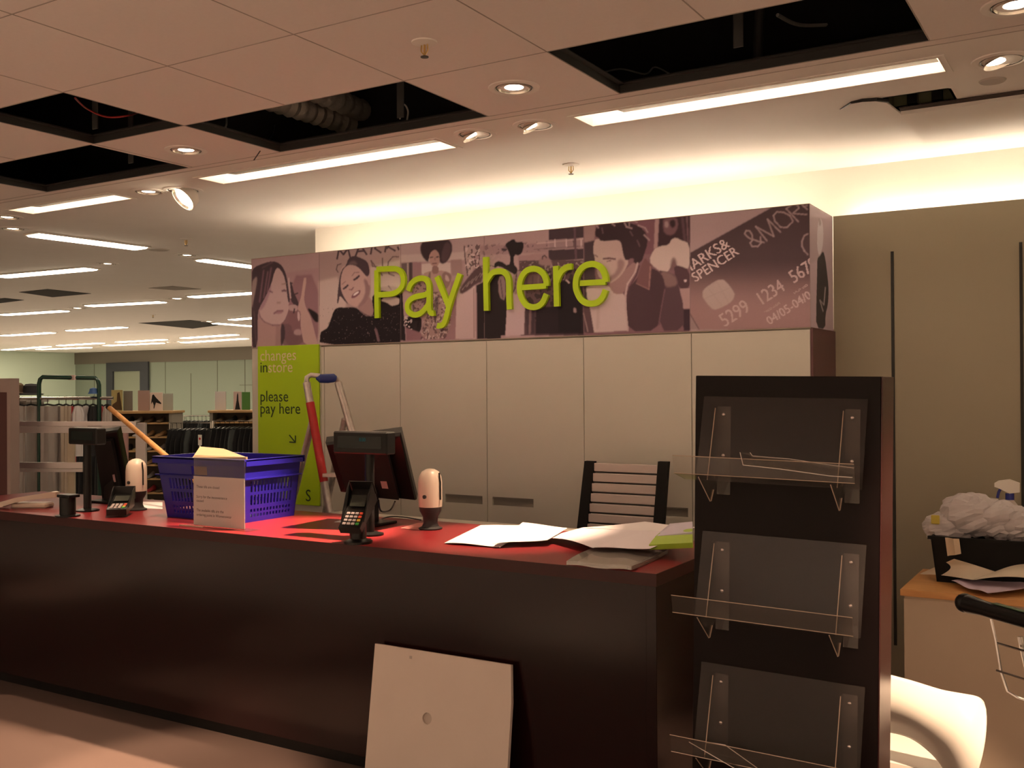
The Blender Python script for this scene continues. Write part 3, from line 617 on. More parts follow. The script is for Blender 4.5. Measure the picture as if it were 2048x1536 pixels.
cv.paint([(330, 850), (500, 750), (620, 640), (660, 660), (640, 740), (560, 830), (500, 1010), (400, 1020), (340, 950)], D(110, 76, 68), 1, 1, 1, F5)
cv.paint([(160, 400), (210, 380), (460, 380), (500, 560), (560, 640), (500, 760), (420, 850), (330, 900), (260, 860), (200, 800), (190, 700), (170, 640), (165, 570), (148, 540)], D(134, 102, 90), 1, 1, 1, F5)
cv.paint([(430, 600), (520, 640), (480, 760), (390, 850), (330, 880), (330, 820), (420, 760)], D(92, 60, 54), 5, .7, 1, F5)
cv.paint([(170, 360), (180, 250), (260, 210), (420, 190), (560, 200), (680, 240), (760, 330), (770, 440), (730, 560), (700, 640), (640, 640), (590, 600), (520, 640), (490, 560), (470, 430), (440, 395), (300, 410), (230, 410), (210, 370)], D(42, 26, 26), 1, 1, 1, F5)
for p in [[(500, 190), (530, 250), (590, 265)], [(600, 170), (650, 200)], [(660, 230), (740, 260), (770, 310)], [(350, 200), (395, 235)], [(180, 220), (210, 260)], [(730, 340), (790, 400)], [(560, 200), (560, 240)]]: cv.line(p, 16, D(120, 88, 80), F5, 1, .9)
for p in [[(250, 260), (260, 320)], [(570, 300), (600, 350)], [(650, 400), (680, 470)]]: cv.line(p, 14, D(80, 54, 52), F5, 1, .7)
cv.line([(265, 610), (320, 605), (400, 615)], 20, D(72, 44, 42), F5, 1); cv.line([(310, 640), (350, 635)], 12, D(70, 44, 42), F5, 1); cv.line([(170, 570), (200, 590)], 12, D(74, 48, 44), F5, 1)
cv.paint([(600, 640), (640, 600), (700, 560), (720, 620), (650, 680)], D(42, 26, 26), 1, 1, 1, F5)
cv.paint([(640, 880), (690, 700), (740, 600), (820, 690), (790, 960)], D(84, 52, 48), 1, 1, 0, F5); cv.line([(640, 890), (785, 960), (800, 700)], 10, D(118, 78, 68), F5)
cv.line([(655, 660), (630, 760), (540, 900), (520, 1000), (515, 1150), (545, 1430)], 18, D(138, 106, 96), F5); cv.line([(675, 690), (640, 800), (560, 940), (545, 1100)], 12, D(60, 36, 36), F5)
# panel 6: payment card
F6 = (1370, 400, 5.487)
cv.paint([(1380, 380), (1640, 380), (1640, 800), (1380, 800)], D(122, 92, 84), 0)
card = [(55, 580), (1000, 55), (1400, -160), (1400, 1420), (160, 1420), (55, 1250)]
cp = [(F6[0]+x/F6[2], F6[1]+y/F6[2]) for x, y in card]
mk = cv.mask(cp, 1)[..., None]
# card tone runs from near black at upper left to rosy brown at the bottom
tt = np.clip(((cv.Y-F6[1])*F6[2]+.25*(cv.X-F6[0])*F6[2]*0-640)/560, 0, 1)[..., None]; tt = tt*tt*(3-2*tt)
cv.c = cv.c*(1-mk)+(np.array(D(56, 38, 36))*(1-tt)+np.array(D(112, 78, 70))*tt)*mk
cv.paint([(55, 1250), (160, 1420), (55, 1420)], D(110, 82, 74), 1, 1, 0, F6); cv.line([(55, 1250), (155, 1420)], 10, D(70, 44, 42), F6)
cv.paint([(190, 1040), (200, 980), (340, 885), (400, 870), (450, 890), (545, 1020), (540, 1070), (500, 1130), (350, 1205), (290, 1195), (200, 1080)], D(130, 102, 90), 1, 1, 1, F6)
for p in [[(250, 960), (420, 1180)], [(300, 920), (350, 900), (480, 1130)], [(220, 1080), (500, 960)]]: cv.line(p, 6, D(116, 88, 78), F6, 1, .6)
def rot_text(body, x, y, size, ang, col, f, sx=1.0, shear=0):    # text laid on the card print, crop coordinates
    ca, sa = math.cos(ang), math.sin(ang)
    fn = lambda u, v: (f[0]+(x+u*sx*size*ca-v*size*sa)/f[2], f[1]+(y-u*sx*size*sa-v*size*ca)/f[2])
    cv.text(body, fn, col, 1380.5)
tx = D(150, 118, 106)
rot_text('MARKS&', -5, 830, 165, math.radians(33), tx, F6, .95)
rot_text('SPENCER', 110, 905, 150, math.radians(33), tx, F6, .95)
cv.line([(-60, 790), (-20, 720), (60, 770)], 1, tx, F6, 0, 0)
rot_text('5299', 430, 1400, 215, math.radians(33), D(136, 104, 94), F6, .82)
rot_text('1234', 825, 1165, 205, math.radians(33), D(136, 104, 94), F6, .82)
rot_text('5678', 1190, 920, 205, math.radians(33), D(136, 104, 94), F6, .82)
rot_text('04/05-04/06', 925, 1375, 135, math.radians(33), D(140, 108, 98), F6, .95)
rot_text('VALID FROM', 880, 1245, 34, math.radians(33), D(128, 96, 86), F6)
rot_text('UNTIL END', 1200, 1035, 34, math.radians(33), D(128, 96, 86), F6)
for seg in [[(800, 510), (735, 510), (715, 470), (740, 440), (680, 400), (655, 370), (670, 335), (710, 340), (735, 380), (740, 430), (820, 460), (870, 465)], [(800, 510), (835, 470), (825, 400)], [(900, 450), (775, 290), (975, 400), (905, 210), (1050, 355)],
            [(1180, 240), (1120, 300), (1050, 300), (985, 230), (970, 170), (1010, 130), (1080, 135), (1150, 170), (1185, 230)], [(1245, 240), (1110, 95), (1190, 45), (1240, 60), (1250, 90), (1180, 150)], [(1200, 150), (1340, 160)], [(1345, 105), (1260, 30)], [(1345, 60), (1300, 75)],
            [(1350, 370), (1310, 390), (1285, 450), (1285, 510), (1310, 560), (1350, 600)]]:
    cv.line(seg, 13, D(122, 92, 84), F6)
for x in (638, 801, 968, 1167, 1380): cv.line([(x, 380), (x+1, 720)], 1.2, D(86, 62, 56), None, 0, .6)
cv.c *= (1+.05*(rng.random((nv, nu))-.5))[..., None]
m_print = mat_vcol('banner_print', .5)
cv.build('photo_print', m_print, ban)
# side print
cs = Canvas((BX1+.001, YC, ZB), (0, 5.449-YC, 0), (0, 0, ZT-ZB-.003), 110, 200)
cs.paint(BIG, D(128, 98, 90)); cs.paint([(1600, 700), (1600, 540), (1634, 520), (1634, 700)], D(138, 106, 98), 3, .7)
cs.paint([(240/1, 0)], k1) if 0 else None
cs.paint([(1470, 205), (1500, 205), (1520, 330), (1515, 480), (1500, 560), (1470, 620), (1450, 520), (1450, 380), (1458, 280)], D(150, 124, 112), 1, 1, 1, F6)
cs.paint([(1465, 205), (1485, 200), (1500, 270), (1470, 290)], k2, 2, .5, 1, F6)
cs.paint([(1515, 550), (1540, 640), (1560, 800), (1578, 980), (1570, 1150), (1540, 1260), (1540, 1420), (1440, 1400), (1440, 1150), (1450, 800), (1450, 640), (1485, 610)], D(40, 30, 26), 1, 1, 1, F6)
cs.line([(1540, 960), (1525, 1150), (1480, 1100), (1515, 1220)], 12, D(120, 96, 86), F6)
cs.build('side_print', m_print, ban)
# ---- Pay here letters: strokes in photo-plane points, mounted on the board
def arc(cx, cy, rx, ry, a0, a1, n=18, rot=0): return [(cx+rx*math.cos(math.radians(a0+(a1-a0)*i/n)), cy-ry*math.sin(math.radians(a0+(a1-a0)*i/n))) for i in range(n+1)]
def crop(f, pts): return [(f[0]+x/f[2], f[1]+y/f[2]) for x, y in pts]
F5b = F5
GL = [('letter', 'lime letter P', [crop(F2, [(826, 1110), (822, 800), (822, 470)]), crop(F2, [(822, 460), (900, 455), (1020, 450), (1100, 460), (1155, 510), (1178, 590), (1165, 680), (1110, 750), (1030, 785), (930, 795), (822, 800)])]),
 ('letter', 'lime letter a', [crop(F3, [(100, 810), (125, 740), (180, 680), (250, 655), (310, 665), (345, 715), (355, 790), (355, 980), (365, 1060), (390, 1085), (418, 1080)]), crop(F3, [(355, 830), (300, 860), (200, 880), (130, 915), (92, 970), (92, 1040), (125, 1085), (180, 1105), (250, 1085), (310, 1030), (350, 970)])]),
 ('letter', 'lime letter y', [crop(F3, [(450, 635), (600, 1010)]), crop(F3, [(735, 600), (620, 930), (570, 1120), (545, 1195), (515, 1230), (475, 1240), (455, 1235)])]),
 ('letter', 'lime letter h', [crop(F4, [(66, 455), (70, 750), (78, 1115)]), crop(F4, [(75, 760), (110, 700), (160, 645), (225, 630), (290, 640), (335, 690), (352, 770), (355, 950), (362, 1100)])]),
 ('letter', 'lime letter e after the h', [crop(F4, [(520, 830), (640, 822), (815, 810), (810, 740), (775, 660), (710, 610), (640, 600), (570, 625), (515, 690), (488, 780), (488, 880), (515, 970), (570, 1045), (640, 1070), (710, 1060), (770, 1010), (815, 910)])]),
 ('letter', 'lime letter r', [crop(F4, [(930, 565), (936, 800), (942, 1062)]), crop(F4, [(940, 760), (965, 690), (1010, 620), (1070, 580), (1130, 572)])]),
 ('letter', 'lime letter e at the end of the words', [[crop(F5, [(x, y)])[0] for x, y in [(0, 890), (150, 882), (290, 875), (285, 810), (250, 730), (190, 682), (120, 672), (40, 700), (-20, 770), (-48, 860), (-45, 960), (0, 1060), (60, 1110), (130, 1122), (200, 1105), (255, 1050), (290, 965)]]])]
def smooth_line(pts, n=5):
    if len(pts) < 4: return pts
    P = [np.array(p, float) for p in pts]; out = []
    for i in range(len(P)-1):
        p0, p1, p2, p3 = P[max(i-1, 0)], P[i], P[i+1], P[min(i+2, len(P)-1)]
        for t in range(n):
            t /= n; out.append(.5*((2*p1)+(p2-p0)*t+(2*p0-5*p1+4*p2-p3)*t*t+(3*p1-p0-3*p2+p3)*t**3))
    out.append(P[-1]); return [tuple(p) for p in out]
def ribbon(mb, pts, w_, y0, y1):       # pts: (x,z) polyline -> extruded stroke
    P = [np.array(p, float) for p in pts]; L, R_ = [], []
    for i in range(len(P)):
        d = P[min(i+1, len(P)-1)]-P[max(i-1, 0)]; d /= (np.linalg.norm(d) or 1); n_ = np.array([-d[1], d[0]])*w_/2
        L.append(P[i]+n_); R_.append(P[i]-n_)
    rings = [[(l[0], y0, l[1]), (r[0], y0, r[1]), (r[0], y1, r[1]), (l[0], y1, l[1])] for l, r in zip(L, R_)]
    mb.loft(rings)
for nm, lab, strokes in GL:
    mb = MB()
    for si, st in enumerate(strokes):
        if lab.endswith('h') or 'letter e' in lab: pass
        if 'letter e' in lab:
            bar, bowl = st[:3], st[2:]
            q = [ony(x, y, YC-.02) for x, y in bar]; ribbon(mb, [(p.x, p.z) for p in q], .031, YC-.0225, YC-.001)
            q = [ony(x, y, YC-.02) for x, y in smooth_line(bowl)]; ribbon(mb, [(p.x, p.z) for p in q], .034, YC-.022, YC-.001)
        else:
            q = [ony(x, y, YC-.02) for x, y in smooth_line(st)]; ribbon(mb, [(p.x, p.z) for p in q], .034, YC-.022-.0004*si, YC-.001)
    o = mb.build(nm, m_lime, ban); o['label'] = lab
# ---- green sign on pillar
P = lambda x, y: ony(x, y, YC-.012)
a0 = P(515, 693); a1 = P(637, 687); gz1 = a0.z; gz0 = P(635, 1012).z
gs = thing('lime_sign', 'tall lime sign reading changes in store please pay here on the pillar', 'sign', ((a0.x+a1.x)/2, YC-.006, gz0))
MB().rbox((a0.x, YC-.012, gz0), (a1.x, YC+.001, gz1-.0), .002).build('panel', m_green, gs)
def sign_txt(body, x, y, hpx, m, nm):
    p = P(x, y); s_ = hpx/FPX*7.05/.72*1.62
    mb = text_plane(MB(), body, (p.x, YC-.0135, p.z), (s_*1.0, 0, 0), (0, 0, s_)); mb.build(nm, m, gs)
sign_txt('changes', 520, 722, 13.5, m_ltgreen, 'lettering'); sign_txt('in', 520, 745, 13.5, m_dkgreen, 'lettering'); sign_txt('store', 536, 745, 13.5, m_ltgreen, 'lettering')
sign_txt('please', 520, 803, 13.5, m_dkgreen, 'lettering'); sign_txt('pay here', 520, 827, 13.5, m_dkgreen, 'lettering'); sign_txt('S', 611, 1002, 14, m_dkgreen, 'lettering')
ar = MB()
for a, b in [((579, 870), (591, 885)), ((591, 885), (579, 884)), ((591, 885), (591, 871))]:
    qa, qb = P(*a), P(*b); ribbon(ar, [(qa.x, qa.z), (qb.x, qb.z)], .008, YC-.014, YC-.0122)
ar.build('arrow', m_dkgreen, gs)
# ================================================================ CEILING FITTINGS
cove_m = mat_emit('cove_tube_glow', (1, .82, .62), 50*K_COVE)
def cove(x0, x1, y, z, label):
    t = thing('cove_light', label, 'light', ((x0+x1)/2, y, z), 0, 'hidden wall washer tubes')
    MB().box((x0, y-.03, z), (x1, y+.03, z+.03)).build('batten', m_white, t)
    MB().cyl((x0+.01, y, z+.05), (x1-.01, y, z+.05), .013, n=8).build('tube', cove_m, t)
for i in range(3): cove(-5.02+i*1.22, -3.84+i*1.22, 5.30, ZB+.465, ['cove tube on top of the banner box, left of three', 'cove tube on top of the banner box, middle of three', 'cove tube on top of the banner box, right of three'][i])
for i in range(3): cove(-1.25+i*1.5, .2+i*1.5, 5.57, 2.40, ['cove tube behind the cream panels next to the banner box', 'cove tube behind the cream panels, in the middle', 'cove tube behind the cream panels, farthest right'][i])
def trough(x0, x1, y0, y1, label, spot_end):
    t = thing('recessed_light', label, 'light', ((x0+x1)/2, (y0+y1)/2, C), 0, 'recessed fluorescent troughs'); d = .11
    b = MB(); e = .004
    b.box((x0, y0, C+d), (x1, y1, C+d+e)).box((x0, y1-e, C-.003), (x1, y1, C+d)).box((x0, y0, C-.003), (x1, y0+e, C+d)).box((x0, y0, C-.003), (x0+e, y1, C+d)).box((x1-e, y0, C-.003), (x1, y1, C+d))
    b.build('housing', m_white, t)
    fb = MB()
    for r in ((x0-.02, x1+.02, y0-.02, y0), (x0-.02, x1+.02, y1, y1+.02), (x0-.02, x0, y0, y1), (x1, x1+.02, y0, y1)): fb.box((r[0], r[2], C-.004), (r[1], r[3], C))
    fb.build('frame', m_ceil, t)
    MB().loft([[(x, y0+.012, C+.004), (x, y0+.095, C+.010), (x, y0+.095, C+.013), (x, y0+.012, C+.007)] for x in (x0+.20, x1-.015)]).build('reflector', mat('trough_painted_reflection', (.06, .035, .035), .3, metal=.6, noise=.6, nscale=9), t)  # dark mottled colour painted in for what the mirror would reflect
    MB().cyl((x0+.04, y0+.055, C+.065), (x1-.04, y0+.055, C+.065), .013, n=10).build('tube', m_tube, t, True)
    MB().box((x0+.05, y0+.012, C+.012), (x0+.20, y0+.075, C+.045)).build('tube_end_glow', mat_emit('tube_end_emit', WARM, 2.0), t)  # glowing block added to show the bright tube end, not a lamp
for i, t_ in enumerate(troughs): trough(*t_, ['recessed fluorescent trough in the middle, below the double ceiling opening', 'recessed fluorescent trough at upper right, the longest in view', 'short recessed fluorescent trough at left by the eyeball lamp'][i], 0)
def flat_light(p0, p1, label, group='surface fluorescent lights across the store', wd=.13, m=None, vis=True):
    a, b = Vector(p0), Vector(p1); d = (b-a).normalized(); n_ = Vector((-d.y, d.x, 0)); 
    t = thing('fluorescent_light', label, 'light', ((a.x+b.x)/2, (a.y+b.y)/2, C), math.atan2(d.y, d.x), group); L = (b-a).length/2
    MB().box((-L-.02, -wd/2-.015, -.012), (L+.02, wd/2+.015, 0)).build('housing', m_white, t, local=True)
    q = MB(); q.loft([[(-L, -wd/2, -.012), (L, -wd/2, -.012), (L, wd/2, -.012), (-L, wd/2, -.012)], [(-L+.01, -wd/2+.01, -.022), (L-.01, -wd/2+.01, -.022), (L-.01, wd/2-.01, -.022), (-L+.01, wd/2-.01, -.022)]])
    q.build('diffuser', m or m_tubefar, t, local=True)
FARL = [((66, 466), (283, 494), 'angled ceiling light left of the green sign, nearest of the long diffusers', .17),
 ((402, 517), (520, 533), 'angled ceiling light half hidden by the left end of the banner', .14),
 ((2, 551), (182, 535), 'long ceiling light at the left edge of the photo, third row', .16),
 ((6, 628), (130, 620), 'ceiling light at the left edge beyond the dark openings', .16),
 ((178, 610), (325, 602), 'ceiling light left of the single downlight in the fourth row', .16),
 ((384, 592), (520, 583), 'ceiling light touching the banner left edge, upper of its rows', .16),
 ((430, 645), (520, 652), 'angled ceiling light beside the farthest dark opening', .16),
 ((464, 638), (520, 633), 'short end of a ceiling light just above the angled far one', .16),
 ((8, 670), (103, 664), 'small far ceiling light at left, sixth row', .2), ((140, 660), (247, 653), 'small far ceiling light right of its neighbour, sixth row', .2),
 ((120, 690), (202, 685), 'very far ceiling light in the upper of the last rows, left', .22), ((238, 683), (328, 678), 'very far ceiling light in the upper of the last rows, centre', .22), ((368, 675), (470, 668), 'very far ceiling light in the upper of the last rows, right', .22),
 ((10, 699), (95, 692), 'very far ceiling light against the left wall', .22), ((78, 698), (178, 694), 'very far ceiling light in the lowest row, left', .22), ((215, 690), (323, 685), 'very far ceiling light in the lowest row, centre', .22), ((368, 684), (490, 676), 'very far ceiling light in the lowest row, right', .22)]
for a, b, lab, wd in FARL: flat_light(onz(*a, C), onz(*b, C), lab, wd=wd)
# unseen lights added behind the camera and to the right to brighten the room
for i, (x, y) in enumerate([(x, y) for y in (-.9, -2.5, -4.1) for x in (-9.4, -7, -4.6, -2.2, .2, 2.6)]+[(2.6, 3.4), (2.6, 1.5)]): 
    flat_light((x-.7, y, C), (x+.7, y, C), 'added unseen fluorescent ceiling light that brightens the room', 'added unseen fill lights', .17, m=mat_emit('unseen_fill_glow', WARM, 15*K_TUBE) if i == 0 else bpy.data.materials['unseen_fill_glow'])
def downlight(p, label, tilt=None, drop=0, r=.075, group='round recessed downlights', spot=None, energy=0):
    t = thing('downlight', label, 'light', p, 0, group)
    MB().lathe([(r+.028, 0), (r+.026, -.004), (r+.004, -.006), (r, -.002), (r-.002, .0)], (0, 0, 0)).build('trim_ring', m_ceil, t, True, local=True)
    MB().lathe([(r-.001, -.003), (r-.004, -.0045), (r-.007, -.003)], (0, 0, 0)).build('shadow_ring', m_black, t, True, local=True)
    T = Matrix.Translation((0, 0, -.004-drop))
    if tilt: T = T @ Matrix.Rotation(tilt[1], 4, Vector((-math.sin(tilt[0]), math.cos(tilt[0]), 0)))
    q = r-.012
    MB().lathe([(q, -.004 if not drop else 0), (q*.98, .0), (q*.8, .022), (q*.55, .035)], (0, 0, 0), T=T).build('reflector', m_refl, t, True, local=True)
    MB().lathe([(q*.8, .01), (q*.6, .004), (q*.3, .000), (.001, -.001)], (0, 0, 0), T=T).build('bulb', m_lamp, t, True, local=True)
    if drop: MB().lathe([(q*1.02, -.003), (q*1.03, .02), (q*.95, .055), (q*.6, .08), (.002, .085)], (0, 0, 0), T=T).build('eyeball_shell', m_white, t, True, local=True)
    if spot:
        ld = bpy.data.lights.new('lamp_beam', 'SPOT'); ld.energy = energy*K_SPOT; ld.color = HALO; ld.spot_size = math.radians(spot[1]); ld.spot_blend = .6; ld.shadow_soft_size = .03
        lo = bpy.data.objects.new('lamp_beam', ld); COL.objects.link(lo); lo.location = Vector(p)+Vector((0, 0, -.03-drop)); d = (Vector(spot[0])-lo.location); lo.rotation_euler = d.to_track_quat('-Z', 'Y').to_euler()
        lo.name = 'lamp_beam'
    return t
DL = [((372, 300), 'downlight in the tile between the two left ceiling openings', None, 0, ((-4.3, 3.5, 0.9), 50), 160),
 ((1028, 175), 'downlight in the tile between the middle and right ceiling openings', None, 0, ((-1.9, 3.3, .9), 80), 30),
 ((2003, 120), 'downlight at the right edge beside the long trough', (0, -.3), 0, ((-.5, 3.55, .4), 50), 60),
 ((2032, 10), 'downlight at the upper right corner of the photo', None, 0, None, 0),
 ((297, 383), 'flat downlight left of the drooping eyeball lamp', None, 0, None, 0),
 ((366, 380), 'eyeball lamp drooping out of the ceiling', (-1.79, -.82), .05, ((-4.7, 3.6, .95), 40), 60),
 ((950, 268), 'tilted downlight, left of the pair between the two long troughs', (.6, -.5), 0, ((-3.35, 3.45, .95), 36), 1300),
 ((1070, 250), 'tilted downlight, right of the pair between the two long troughs', (.6, -.5), 0, ((-2.35, 3.82, .95), 34), 350),
 ((14, 434), 'downlight at the left edge, upper of two', None, 0, None, 0), ((26, 457), 'downlight at the left edge, lower of two', None, 0, None, 0),
 ((215, 527), 'downlight in the third row left of the angled light', None, 0, None, 0), ((374, 510), 'downlight left of the banner end, third row', None, 0, None, 0),
 ((155, 616), 'small far downlight between two lights, left', None, 0, None, 0), ((354, 597), 'small far downlight left of the banner', None, 0, None, 0), ((418, 643), 'small far downlight beside the farthest dark opening', None, 0, None, 0),
 ((207, 691), 'tiny far downlight in the last row, left', None, 0, None, 0), ((336, 684), 'tiny far downlight in the last row, middle of three', None, 0, None, 0), ((357, 683), 'tiny far downlight in the last row, right of three', None, 0, None, 0)]
for q, lab, tl_, dr_, sp_, en in DL:
    p = onz(*q, C); downlight(p, lab, tl_, dr_, (.088 if dr_ else .075) if p.y < 7 else .11, spot=sp_, energy=en)
for k, (lp, aim, en) in enumerate([((-7.4, 1.3), (-7.45, 1.4), 1100), ((-7.6, -.2), (-7.6, -.2), 260), ((-4.6, 1.3), (-4.6, 1.65), 500), ((-3.3, 1.2), (-3.4, 2.75), 700), ((-3.0, .7), (-3.1, .8), 300)]):  # unseen downlights added so their floor pools reflect in the counter front
    downlight((lp[0], lp[1], C), 'added unseen downlight making a floor pool that reflects in the counter front', spot=((aim[0], aim[1], 0), 24), energy=en, group='added unseen floor downlights')
downlight((.15, 2.3, C), 'added unseen downlight brightening the moulded chair', spot=((-.55, 3.6, .4), 26), energy=800)  # unseen lamp added to brighten the white chair
def sprinkler(p, label):
    t = thing('sprinkler', label, 'sprinkler', p, 0, 'ceiling sprinklers')
    MB().lathe([(.045, 0), (.044, -.004), (.02, -.009), (.001, -.01)], (0, 0, 0)).build('rosette', m_ceil, t, True, local=True)
    MB().tube([(-.012, 0, -.008), (-.014, 0, -.03), (0, 0, -.048)], .0025, 6).tube([(.012, 0, -.008), (.014, 0, -.03), (0, 0, -.048)], .0025, 6).cyl((0, 0, -.008), (0, 0, -.045), .004).build('yoke', m_gold, t, local=True)
    MB().cyl((0, 0, -.050), (0, 0, -.053), .014).build('deflector', m_steel, t, local=True)
for q, lab in [((849, 84), 'sprinkler head in the tiled ceiling at top centre'), ((1142, 329), 'sprinkler head on the plaster ceiling above the banner'), ((372, 478), 'sprinkler head far left of the banner'), ((306, 629), 'very far sprinkler head before the last dark opening')]: sprinkler(onz(*q, C), lab)
for q, lab in [((317, 499), 'flat round speaker disc on the ceiling left of the banner'), ((1985, 161), 'flat round blanking disc at upper right near the hatch')]:
    p = onz(*q, C); tag(MB().cyl((p.x, p.y, C-.006), (p.x, p.y, C), .045 if q[0] > 1000 else .08, .05 if q[0] > 1000 else .09, 28).build('ceiling_disc', m_groove if 0 else mat('disc', (.5, .45, .41), .8)), lab, 'ceiling disc', 'flat discs on the ceiling')
# far dark ceiling openings as thin black slabs under the ceiling, painted for the dark inside
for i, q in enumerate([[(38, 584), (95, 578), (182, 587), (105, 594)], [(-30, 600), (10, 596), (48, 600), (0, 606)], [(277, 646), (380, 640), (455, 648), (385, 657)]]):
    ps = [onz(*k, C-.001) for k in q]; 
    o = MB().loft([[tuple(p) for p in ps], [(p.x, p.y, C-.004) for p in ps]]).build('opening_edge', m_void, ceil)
q = [onz(*k, C-.001) for k in [(297, 576), (345, 572), (402, 578), (350, 580)]]; MB().loft([[tuple(p) for p in q], [(p.x, p.y, C-.004) for p in q]]).build('air_grille', mat('grille', (.3, .27, .24), .8), ceil)
# ================================================================ COUNTER
HC = .95; YF0, YB0 = 3.30, 4.10; CX0, CX1 = -6.1, -1.413
ct = thing('pay_counter', 'long dark maroon pay counter running across the foreground', 'counter', ((CX0+CX1)/2, 3.7, 0))
MB().box((CX0, YF0+.0015, HC-.045), (CX1-.0015, YB0, HC)).build('worktop', m_maroontop, ct)
MB().box((CX0, YF0, HC-.045), (CX1, YF0+.0015, HC-.0004)).box((CX1-.0015, YF0+.0015, HC-.045), (CX1, YB0, HC-.0004)).build('edge_band', mat('counter_edge', (.045, .012, .012), .3, spec=.3), ct)
MB().box((CX0, YF0+.006, .07), (CX1-.042, YF0+.03, HC-.045)).build('front_panel', m_maroon, ct)
MB().rbox((CX1-.045+.003, YF0+.003, 0), (CX1-.002, YB0-.003, HC-.045), .001).build('end_panel', m_maroon, ct)
MB().box((CX0, YF0+.06, 0), (CX1-.043, YF0+.08, .07)).build('plinth', m_black, ct)
MB().box((CX0, YB0-.03, .0), (CX1-.043, YB0-.01, HC-.046)).box((CX0, YF0+.03, .5), (CX1-.043, YB0-.03, .52)).box((CX0, YF0+.0061, 0.0), (CX0+.03, YB0-.03, HC-.046)).build('carcass', m_maroon, ct)
# staff shelf behind
rs = thing('rear_shelf', 'pale shelf joined along the staff side of the counter', 'shelf', (-3.3, 4.3, 0))
MB().rbox((-3.75, YB0+.005, .895), (-2.25, YB0+.26, .925), .002).build('top', mat('pale_shelf', (.62, .58, .50), .5), rs)
for x in (-3.72, -2.3): MB().box((x, YB0+.02, 0), (x+.03, YB0+.24, .895)).build('support', m_panel, rs)
# leaning ceiling tile
A0, A1 = ony(750, 1287, 3.268), ony(1027, 1325, 3.268)
lt = thing('ceiling_tile', 'white ceiling tile with a round hole leaning on the counter front', 'ceiling tile', ((A0.x+A1.x)/2, 3.1, 0))
wd = A1.x-A0.x; ang = math.radians(80); TL_ = A0.z/math.sin(ang); cosA = math.cos(ang); yb = 3.268-TL_*cosA
def TP(u, v, n): # u across, v up the tile, n out of the face
    return Vector((A0.x+u+.015*(1-v), yb+v*TL_*cosA-n*math.sin(ang), v*TL_*math.sin(ang)+n*cosA*-1*-1))
hole = (.235/.66*wd+.05, .56); hr = .022
ring_o = []; N = 32
outer = []
for k in range(N):
    a = 2*PI*(k+.5)/N; ca, sa = math.cos(a), math.sin(a); cu_, cv_ = hole[0], hole[1]*TL_
    ts = []
    if ca > 0: ts.append((wd-cu_)/ca)
    if ca < 0: ts.append(-cu_/ca)
    if sa > 0: ts.append((TL_-cv_)/sa)
    if sa < 0: ts.append(-cv_/sa)
    tt_ = min(ts); outer.append((cu_+ca*tt_, (cv_+sa*tt_)/TL_)); ring_o.append((cu_+ca*hr, (cv_+sa*hr)/TL_))
mb = MB()
rings = [[TP(u, v, 0) for u, v in ring_o], [TP(u, v, .0) for u, v in outer], [TP(u, v, -.016) for u, v in outer], [TP(u, v, -.016) for u, v in ring_o], [TP(u, v, 0) for u, v in ring_o]]
for c_u, c_v in ((0, 0), (wd, 0), (wd, 1), (0, 1)):    # pull nearest outer vertices to the corners
    k = min(range(N), key=lambda i: (outer[i][0]-c_u)**2+((outer[i][1]-c_v)*TL_)**2)
    rings[1][k] = TP(c_u-(.012 if (c_u and c_v) else 0), c_v, 0); rings[2][k] = TP(c_u-(.012 if (c_u and c_v) else 0), c_v, -.016)
mb.loft(rings, cap=False); mb.build('tile_board', mat('tile_face', (.66, .56, .50), .9, noise=.05, nscale=6), lt)
bk_ = [TP(hole[0]+.024*math.cos(2*PI*k/24), (hole[1]*TL_+.024*math.sin(2*PI*k/24))/TL_, -.010) for k in range(24)]; bk2 = [TP(hole[0]+.024*math.cos(2*PI*k/24), (hole[1]*TL_+.024*math.sin(2*PI*k/24))/TL_, -.0155) for k in range(24)]
MB().loft([bk_, bk2]).build('hole_backing', mat('hole_backing', (.50, .42, .37), .9), lt)
sp = [TP(wd*.27, .935, .0008), TP(wd*.29, .935, .0008), TP(wd*.29, .955, .0008), TP(wd*.27, .955, .0008)]
MB().add(sp, [(0, 1, 2, 3)]).build('smudge', mat('smudge', (.45, .38, .34), .9), lt)
# ================================================================ THINGS ON THE COUNTER
def capsule_scanner(px, label):
    p = onz(*px, HC); t = thing('desk_scanner', label, 'scanner', (p.x, p.y, HC), math.radians(-25), 'beige capsule scanners on the counter')
    MB().lathe([(.001, 0), (.055, 0), (.056, .006), (.040, .014), (.033, .03), (.036, .06), (.050, .085), (.054, .11)], (0, 0, 0)).build('base', m_charcoal, t, True, local=True)
    q = MB(); q.lathe([(.0545, .105), (.056, .14), (.056, .215), (.052, .245), (.040, .268), (.020, .280), (.001, .283)], (0, 0, 0)); o = q.build('head', m_beige, t, True, local=True)
    MB().tube([(.052, .018, .27*1.0*.98), (.0555, .022, .22), (.056, .022, .14)], .004, 6).build('seam', m_black, t, True, local=True)
    MB().cyl((.03, -.045, .155), (.033, -.052, .155), .009).build('emblem', m_charcoal, o, local=True)
    return t
capsule_scanner((861, 1058), 'beige capsule scanner on black foot right of the main till')
capsule_scanner((273, 1020), 'beige capsule scanner on black foot left of the blue basket')
